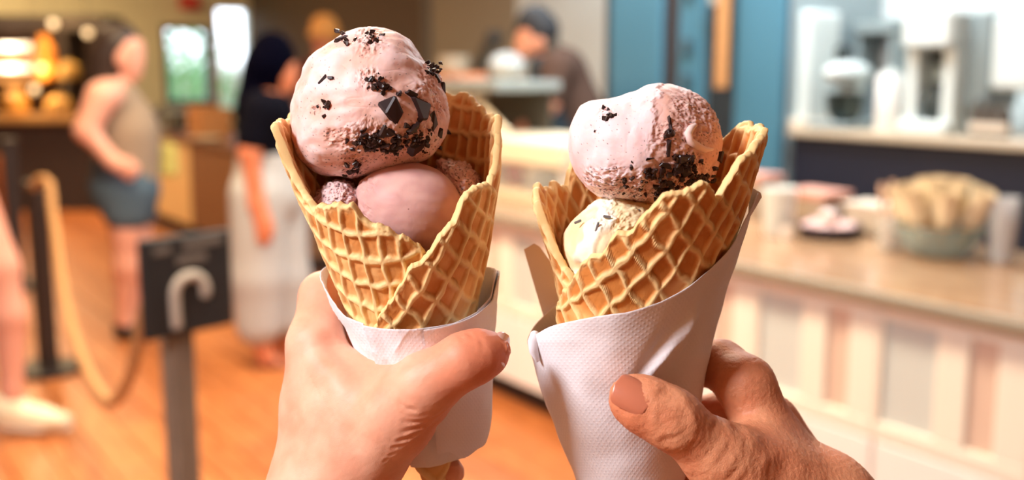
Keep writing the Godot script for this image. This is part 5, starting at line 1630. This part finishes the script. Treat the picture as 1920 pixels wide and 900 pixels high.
func right_cone() -> void:
	var rim := [[-165, 108], [-140, 124], [-122, 138], [-110, 148], [-100, 160], [-96, 170], [-80, 175], [-57, 174], [-43, 174], [-38, 182], [8, 190], [40, 195], [58, 199], [67, 207], [80, 208], [100, 207], [114, 204], [132, 199], [138, 190], [143, 183], [152, 187], [163, 186], [175, 180], [191, 167], [209, 153], [228, 140], [243, 129], [262, 114]]
	waffle_cone("darker waffle cone on the right, its torn edge rising to the upper right", Vector3(1164, 1000, -0.024), Vector2(1175, 400), deg_to_rad(12), 0.275, rim, 0.42, deg_to_rad(60), 0.0132, 0.03, 0.18, 2)
	var mat := vertex_paint(0.48)
	mat.metallic_specular = 0.3
	mat.subsurf_scatter_enabled = true; mat.subsurf_scatter_strength = 0.12
	textured(mat, noise_normal(0.045, 3.0, 256, 18), 70.0, 0.13)
	var choc := vertex_paint(0.42)
	var c2 := Vector3(1140, 462, 0.004)
	var base2 := cs(1140, 540, 0.0)
	var low := held("ice_cream_scoop", "cream-yellow vanilla scoop at the lower left of the right cone", "ice cream", base2)
	lump(low, base2, "scoop", mat, c2, PackedVector2Array([Vector2(1168, 371), Vector2(1195, 373), Vector2(1225, 386), Vector2(1250, 420), Vector2(1250, 470), Vector2(1220, 520), Vector2(1170, 548), Vector2(1110, 548), Vector2(1070, 530), Vector2(1058, 500), Vector2(1054, 465), Vector2(1060, 435), Vector2(1080, 408), Vector2(1110, 386), Vector2(1140, 375)]), 0.028, 0.025,
		func(px, p, w):
			var n1: float = noise_a.get_noise_3dv(p * Vector3(70, 50, 60))
			var n2: float = noise_c.get_noise_3dv(p * 300.0)
			var m := spots(px, [[1150, 395, 22], [1170, 420, 26], [1120, 420, 14], [1195, 385, 18]])
			var cream := smooth((px.x - 1105 + (px.y - 400) * 0.35 + n1 * 26) / 16.0) * (1.0 - smooth((px.x - 1146 + (px.y - 400) * 0.45 + n1 * 20) / 16.0))
			return [n1 * 0.0012 + n2 * (0.00012 + 0.0014 * m) + cream * 0.0012, lin(238, 208, 158).lerp(lin(246, 226, 182), clampf(0.5 + n1, 0, 1)).lerp(lin(250, 246, 226), cream * 0.9)])
	for s in [[1120, 428, 4, 20, -0.3], [1086, 418, 14, 5, 0.4], [1194, 398, 7, 5, 0.1], [1138, 409, 14, 5, -0.2]]:
		var p := on_lump(c2, radii_of(PackedVector2Array([Vector2(1168, 371), Vector2(1250, 470), Vector2(1140, 550), Vector2(1054, 465)]), Vector2(1140, 462)), 0.028, s[0], s[1])
		var m := mb(lin(120, 112, 110))
		m.box(Vector3(s[2], s[3], 6) * 0.00024, Vector3.ZERO, Basis(Vector3(0, 0, 1), s[4]), 0.0003)
		part("fleck", m, choc, low).position = p + (p - cs(c2.x, c2.y, c2.z)).normalized() * 0.0012 - base2
	var c1 := Vector3(1213, 272, 0.006)
	var out1 := PackedVector2Array([Vector2(1252, 155), Vector2(1285, 163), Vector2(1318, 182), Vector2(1342, 210), Vector2(1354, 245), Vector2(1357, 280), Vector2(1350, 318), Vector2(1335, 346), Vector2(1305, 362), Vector2(1270, 378), Vector2(1240, 386), Vector2(1215, 380), Vector2(1170, 372), Vector2(1130, 368), Vector2(1100, 350), Vector2(1080, 320), Vector2(1070, 285), Vector2(1068, 250), Vector2(1074, 222), Vector2(1090, 200), Vector2(1120, 188), Vector2(1155, 188), Vector2(1185, 178), Vector2(1215, 162)])
	var base1 := cs(1213, 375, 0.0)
	var top := held("ice_cream_scoop", "round pink chocolate-chunk scoop with a smooth pale left side on top of the right cone", "ice cream", base1)
	var rough1 := [[1285, 300, 40], [1260, 345, 40], [1250, 255, 24], [1310, 250, 46], [1330, 210, 24], [1290, 200, 30], [1200, 350, 30], [1150, 340, 30], [1115, 330, 18], [1138, 215, 14], [1320, 330, 24]]
	lump(top, base1, "scoop", mat, c1, out1, 0.036, 0.034,
		func(px, p, w):
			var n1: float = noise_a.get_noise_3dv(p * Vector3(70, 40, 48) + Vector3(11, 0, 0))
			var n2: float = noise_c.get_noise_3dv(p * 300.0)
			var n3: float = noise_c.get_noise_3dv(p * 120.0 + Vector3(19, 0, 0))
			var m := spots(px, rough1)
			var fold: float = pow(1.0 - absf(noise_a.get_noise_3dv(p * Vector3(60, 30, 38) + Vector3(14, 2, 7))), 14.0)
			var lip := smooth((px.x - 1218 + (px.y - 250) * 0.15 + n3 * 20) / 14.0)            # the smooth side ends in a lip
			var right := lip * (1.0 - 0.25 * m)
			var speck := smooth((noise_b.get_noise_3dv(p * 700.0) - 0.78 + 0.26 * m + 0.20 * smooth((px.y - 310) / 50.0)) * 9.0)
			var col := lin(238, 206, 204).lerp(lin(244, 222, 222), clampf(0.5 + n1, 0, 1))
			col = col.lerp(lin(222, 172, 154), right * clampf(0.75 + n1 * 0.6, 0, 1))
			col = col.lerp(lin(206, 148, 130), m * clampf(0.15 - n2 * 1.5, 0, 0.6))
			return [n1 * 0.0011 + n3 * 0.00025 - fold * 0.00015 + n2 * (0.00004 + 0.0014 * m) - lip * 0.0012 + 0.0006, col.lerp(lin(60, 36, 36), speck * 0.85)], 440)
	var rad := radii_of(out1, Vector2(c1.x, c1.y))
	var cc1 := cs(c1.x, c1.y, c1.z)
	for s in [[1132, 203, 6, 10, 0.2], [1140, 210, 6, 14, 0.2], [1139, 224, 8, 14, 0.1], [1143, 238, 5, 12, 0.1], [1255, 226, 6, 22, 0.1], [1257, 242, 5, 12, 0.1], [1254, 275, 6, 18, -0.1], [1253, 290, 5, 14, -0.1], [1284, 298, 20, 16, 0.3], [1298, 302, 16, 14, -0.3], [1272, 318, 18, 14, 0.4], [1286, 322, 18, 14, 0.1], [1294, 342, 20, 18, 0.2], [1281, 336, 10, 12, 0.7], [1250, 312, 20, 7, -0.2], [1242, 322, 10, 12, 0.3], [1243, 345, 10, 10, 0.8], [1236, 358, 9, 12, 0.3], [1247, 370, 9, 12, 0.1], [1232, 374, 8, 7, 0.5], [1214, 320, 11, 8, 0.6], [1220, 330, 6, 7, 0.1], [1218, 298, 12, 4, 0.1], [1323, 336, 10, 24, -0.35], [1312, 350, 10, 14, -0.2], [1351, 293, 5, 16, 0], [1230, 350, 8, 6, 0.2], [1270, 352, 8, 8, 0.2], [1276, 366, 9, 7, 0.4], [1082, 250, 4, 4, 0], [1116, 245, 4, 4, 0], [1138, 320, 6, 4, 0.3], [1163, 331, 5, 5, 0], [1158, 315, 4, 4, 0]]:
		var p := on_lump(c1, rad, 0.036, s[0], s[1])
		chunk(top, base1, choc, p + (p - cc1).normalized() * -0.0012, p - cc1, Vector3(s[2] * 0.00024, s[3] * 0.00024, 0.004), s[4])
	crumbs(top, base1, choc, c1, rad, 0.0362, [[1285, 312, 16, 36], [1248, 348, 15, 30], [1318, 336, 8, 24], [1218, 325, 8, 16], [1140, 220, 5, 16], [1256, 250, 4, 16], [1160, 345, 26, 24], [1300, 350, 10, 20]])
	var hook := []
	for s in [[1304, 234], [1296, 240], [1290, 251], [1294, 265], [1306, 273], [1322, 281], [1336, 280]]:
		hook.append(on_lump(c1, rad, 0.0362, s[0], s[1]) - base1)
	part("curl", mb(lin(242, 206, 196)).tube(hook, [0.0008, 0.0016, 0.0019, 0.0018, 0.0017, 0.0014, 0.0007], 14), mat, top, "raised curl of ice cream")
	# napkin
	var white := embossed(rgb(243, 238, 240))
	var basen := cs(1182, 955, 0.0)
	var nap := held("paper_napkin", "large white embossed paper napkin wrapped round the right cone with loose corners", "napkin", basen)
	var axw := func(y): return -0.024 + (1000.0 - y) * 0.00025 * tan(deg_to_rad(12))
	var rings := []
	for r in [[355, 1215, 190, 210, 0.062, 0.054], [400, 1206, 188, 200, 0.060, 0.053], [480, 1192, 180, 189, 0.055, 0.048], [560, 1176, 176, 181, 0.050, 0.043], [640, 1164, 173, 170, 0.044, 0.038], [760, 1170, 144, 142, 0.036, 0.032], [900, 1183, 100, 98, 0.025, 0.025], [960, 1188, 82, 80, 0.022, 0.022]]:
		rings.append([r[0], r[1], r[2], r[3], axw.call(r[0]) + 0.001, r[4], r[5]])
	var fold := func(px: Vector2, x0: float, y0: float, x1: float, y1: float, wide: float) -> float:
		var a := Vector2(x0, y0)
		var d := Vector2(x1, y1) - a
		var t := clampf((px - a).dot(d) / d.length_squared(), 0, 1)
		return exp(-pow((px - a - d * t).length() / wide, 2.0)) * sin(PI * clampf(t * 0.9 + 0.05, 0, 1))
	paper(nap, basen, "wrap", white, rings, [[-180, 586], [-165, 592], [-150, 600], [-130, 612], [-105, 634], [-90, 642], [-75, 620], [-40, 560], [0, 560], [50, 480], [75, 380], [88, 362], [97, 372], [106, 410], [118, 468], [130, 505], [145, 540], [160, 566], [180, 586]], [[-180, 958], [180, 958]], 0, 360, 0.0004,
		func(p, px, ph):
			var front: float = smooth(absf(ph) / 80.0 - 0.6)
			return noise_a.get_noise_3dv(p * 30.0) * 0.0010 + front * (fold.call(px, 1205, 720, 1300, 590, 9.0) * 0.0026 - fold.call(px, 1180, 730, 1270, 590, 12.0) * 0.0016 + fold.call(px, 1255, 690, 1310, 560, 8.0) * 0.0022 - fold.call(px, 1230, 740, 1310, 600, 9.0) * 0.0012 - fold.call(px, 1010, 650, 1060, 800, 12.0) * 0.0012 + fold.call(px, 1080, 690, 1120, 860, 26.0) * 0.0014), 110)
	var shaded_paper := paint(rgb(232, 214, 200), 0.8)  # same napkin in shade, the shade put into its beige
	var m := mb()
	m.prism(PackedVector2Array([Vector2(0, 0), Vector2(0.0052, 0.0030), Vector2(0.0080, 0.0014), Vector2(0.030, -0.030), Vector2(0.034, -0.044), Vector2(0.0125, -0.0425)]), 0.0008)
	part("back_flap", m, shaded_paper, nap, "napkin corner sticking out behind the cone, its shade put into the beige colour").position = cs(982, 468, -0.030) - basen
	var lc := mb()
	lc.prism(PackedVector2Array([Vector2(0, 0), Vector2(0.0005, 0.0155), Vector2(0.0062, 0.0125), Vector2(0.0068, 0.0105)]), 0.0006, Transform3D(Basis(Vector3.UP, 0.25), Vector3.ZERO))
	part("loose_corner", lc, white, nap, "white corner of the napkin standing off the cone").position = cs(1403, 412, 0.008) - basen
	var curl := mb()
	curl.tube([cs(1004, 626, 0.012), cs(1000, 640, 0.0135), cs(1001, 658, 0.013), cs(1008, 676, 0.012)], [0.0026, 0.003, 0.0026, 0.0012], 16, 0.8)
	shift(curl, basen)
	part("curled_corner", curl, white, nap)
	# hand
	var bones := [
		[1600, 1040, 2, 30, 1530, 960, 2, 29],
		[1530, 960, 2, 28, 1440, 915, 14, 24],
		[1440, 915, 14, 24, 1372, 872, 30, 17],       # ball of the thumb
		[1372, 872, 30, 16.5, 1338, 850, 36, 13.4],
		[1338, 850, 36, 13.2, 1266, 790, 44, 11.2],   # thumb
		[1266, 790, 44, 11.6, 1250, 780, 45, 11.4],
		[1250, 780, 45, 11.0, 1204, 757, 45, 11.0],
		[1204, 757, 45, 11.0, 1186, 748, 43, 9.6],
		[1540, 970, -6, 26, 1450, 838, -4, 15],       # back of the hand and index finger
		[1450, 838, -4, 15, 1398, 722, -2, 12.8],
		[1398, 722, -2, 12.8, 1352, 684, -20, 11.2],
		[1352, 684, -20, 11, 1290, 690, -44, 9.4],
		[1290, 690, -44, 9.2, 1170, 715, -52, 8.6],
		[1530, 980, -24, 24, 1440, 800, -28, 16], [1440, 800, -28, 13, 1380, 770, -44, 10.8], [1380, 770, -44, 10.5, 1250, 790, -50, 9],
		[1530, 990, -34, 22, 1440, 880, -36, 14], [1440, 880, -36, 12, 1360, 850, -46, 10.4], [1360, 850, -46, 10, 1240, 860, -44, 8.8],
		[1530, 1010, -30, 20, 1420, 940, -34, 12], [1420, 940, -34, 10.5, 1320, 915, -40, 9], [1320, 915, -40, 9, 1210, 930, -36, 8],
		[1392, 880, 22, 15, 1425, 830, 8, 14],        # web
		[1425, 880, 14, 18, 1450, 860, 4, 16],
	]
	var creases := []
	for q in [[1246, 742, 1262, 806, 1.1, 1.0], [1256, 748, 1272, 800, 0.9, 0.8], [1238, 748, 1250, 812, 0.9, 0.7], [1266, 756, 1278, 812, 0.8, 0.5], [1228, 752, 1236, 790, 0.7, 0.4], [1280, 772, 1290, 822, 0.9, 0.4], [1296, 840, 1322, 800, 0.9, 0.4], [1320, 870, 1340, 850, 0.9, 0.5], [1345, 886, 1380, 850, 1.0, 0.5], [1365, 896, 1400, 862, 1.0, 0.5], [1400, 870, 1465, 815, 1.3, 0.6], [1415, 890, 1490, 850, 1.3, 0.5], [1360, 830, 1390, 800, 1.5, 0.8], [1440, 900, 1500, 872, 1.2, 0.5], [1380, 890, 1430, 880, 1.0, 0.5]]:
		creases.append([q[0], q[1], 52 if q[0] < 1300 else 40, q[2], q[3], 52 if q[2] < 1300 else 40, q[4] * 3.0 if q[0] > 1390 else q[4] * 2.2, q[5] * 1.6])
	var hm := flesh(bones, 0.0024, 0.0019, creases, 0.0002)
	tint(hm, lin(222, 152, 112), lin(206, 112, 74), [[1180, 780, 50, 16, 0.6], [1400, 690, 12, 16, 0.3], [1430, 860, 30, 20, 0.5]], 5.0, 0.10)
	var baseh := cs(1560, 980, 0.0)
	shift(hm, baseh)
	var hand := held("person", "tanned wrinkled right hand gripping the right cone, broad thumb on the napkin", "person", baseh)
	part("hand", hm, skin_material(42.0, 4.5, 22), hand)
	var nm := StandardMaterial3D.new()
	nm.albedo_color = rgb(196, 116, 86); nm.roughness = 0.3; nm.clearcoat_enabled = true; nm.clearcoat = 0.3; nm.clearcoat_roughness = 0.25
	nail(hand, baseh, cs(1187, 736, 0.0560), Vector3(-0.84, 0.50, 0), Vector3(-0.04, 0.42, 0.9), 0.0158, 0.0168, 0.0112, nm, "broad short thumbnail")
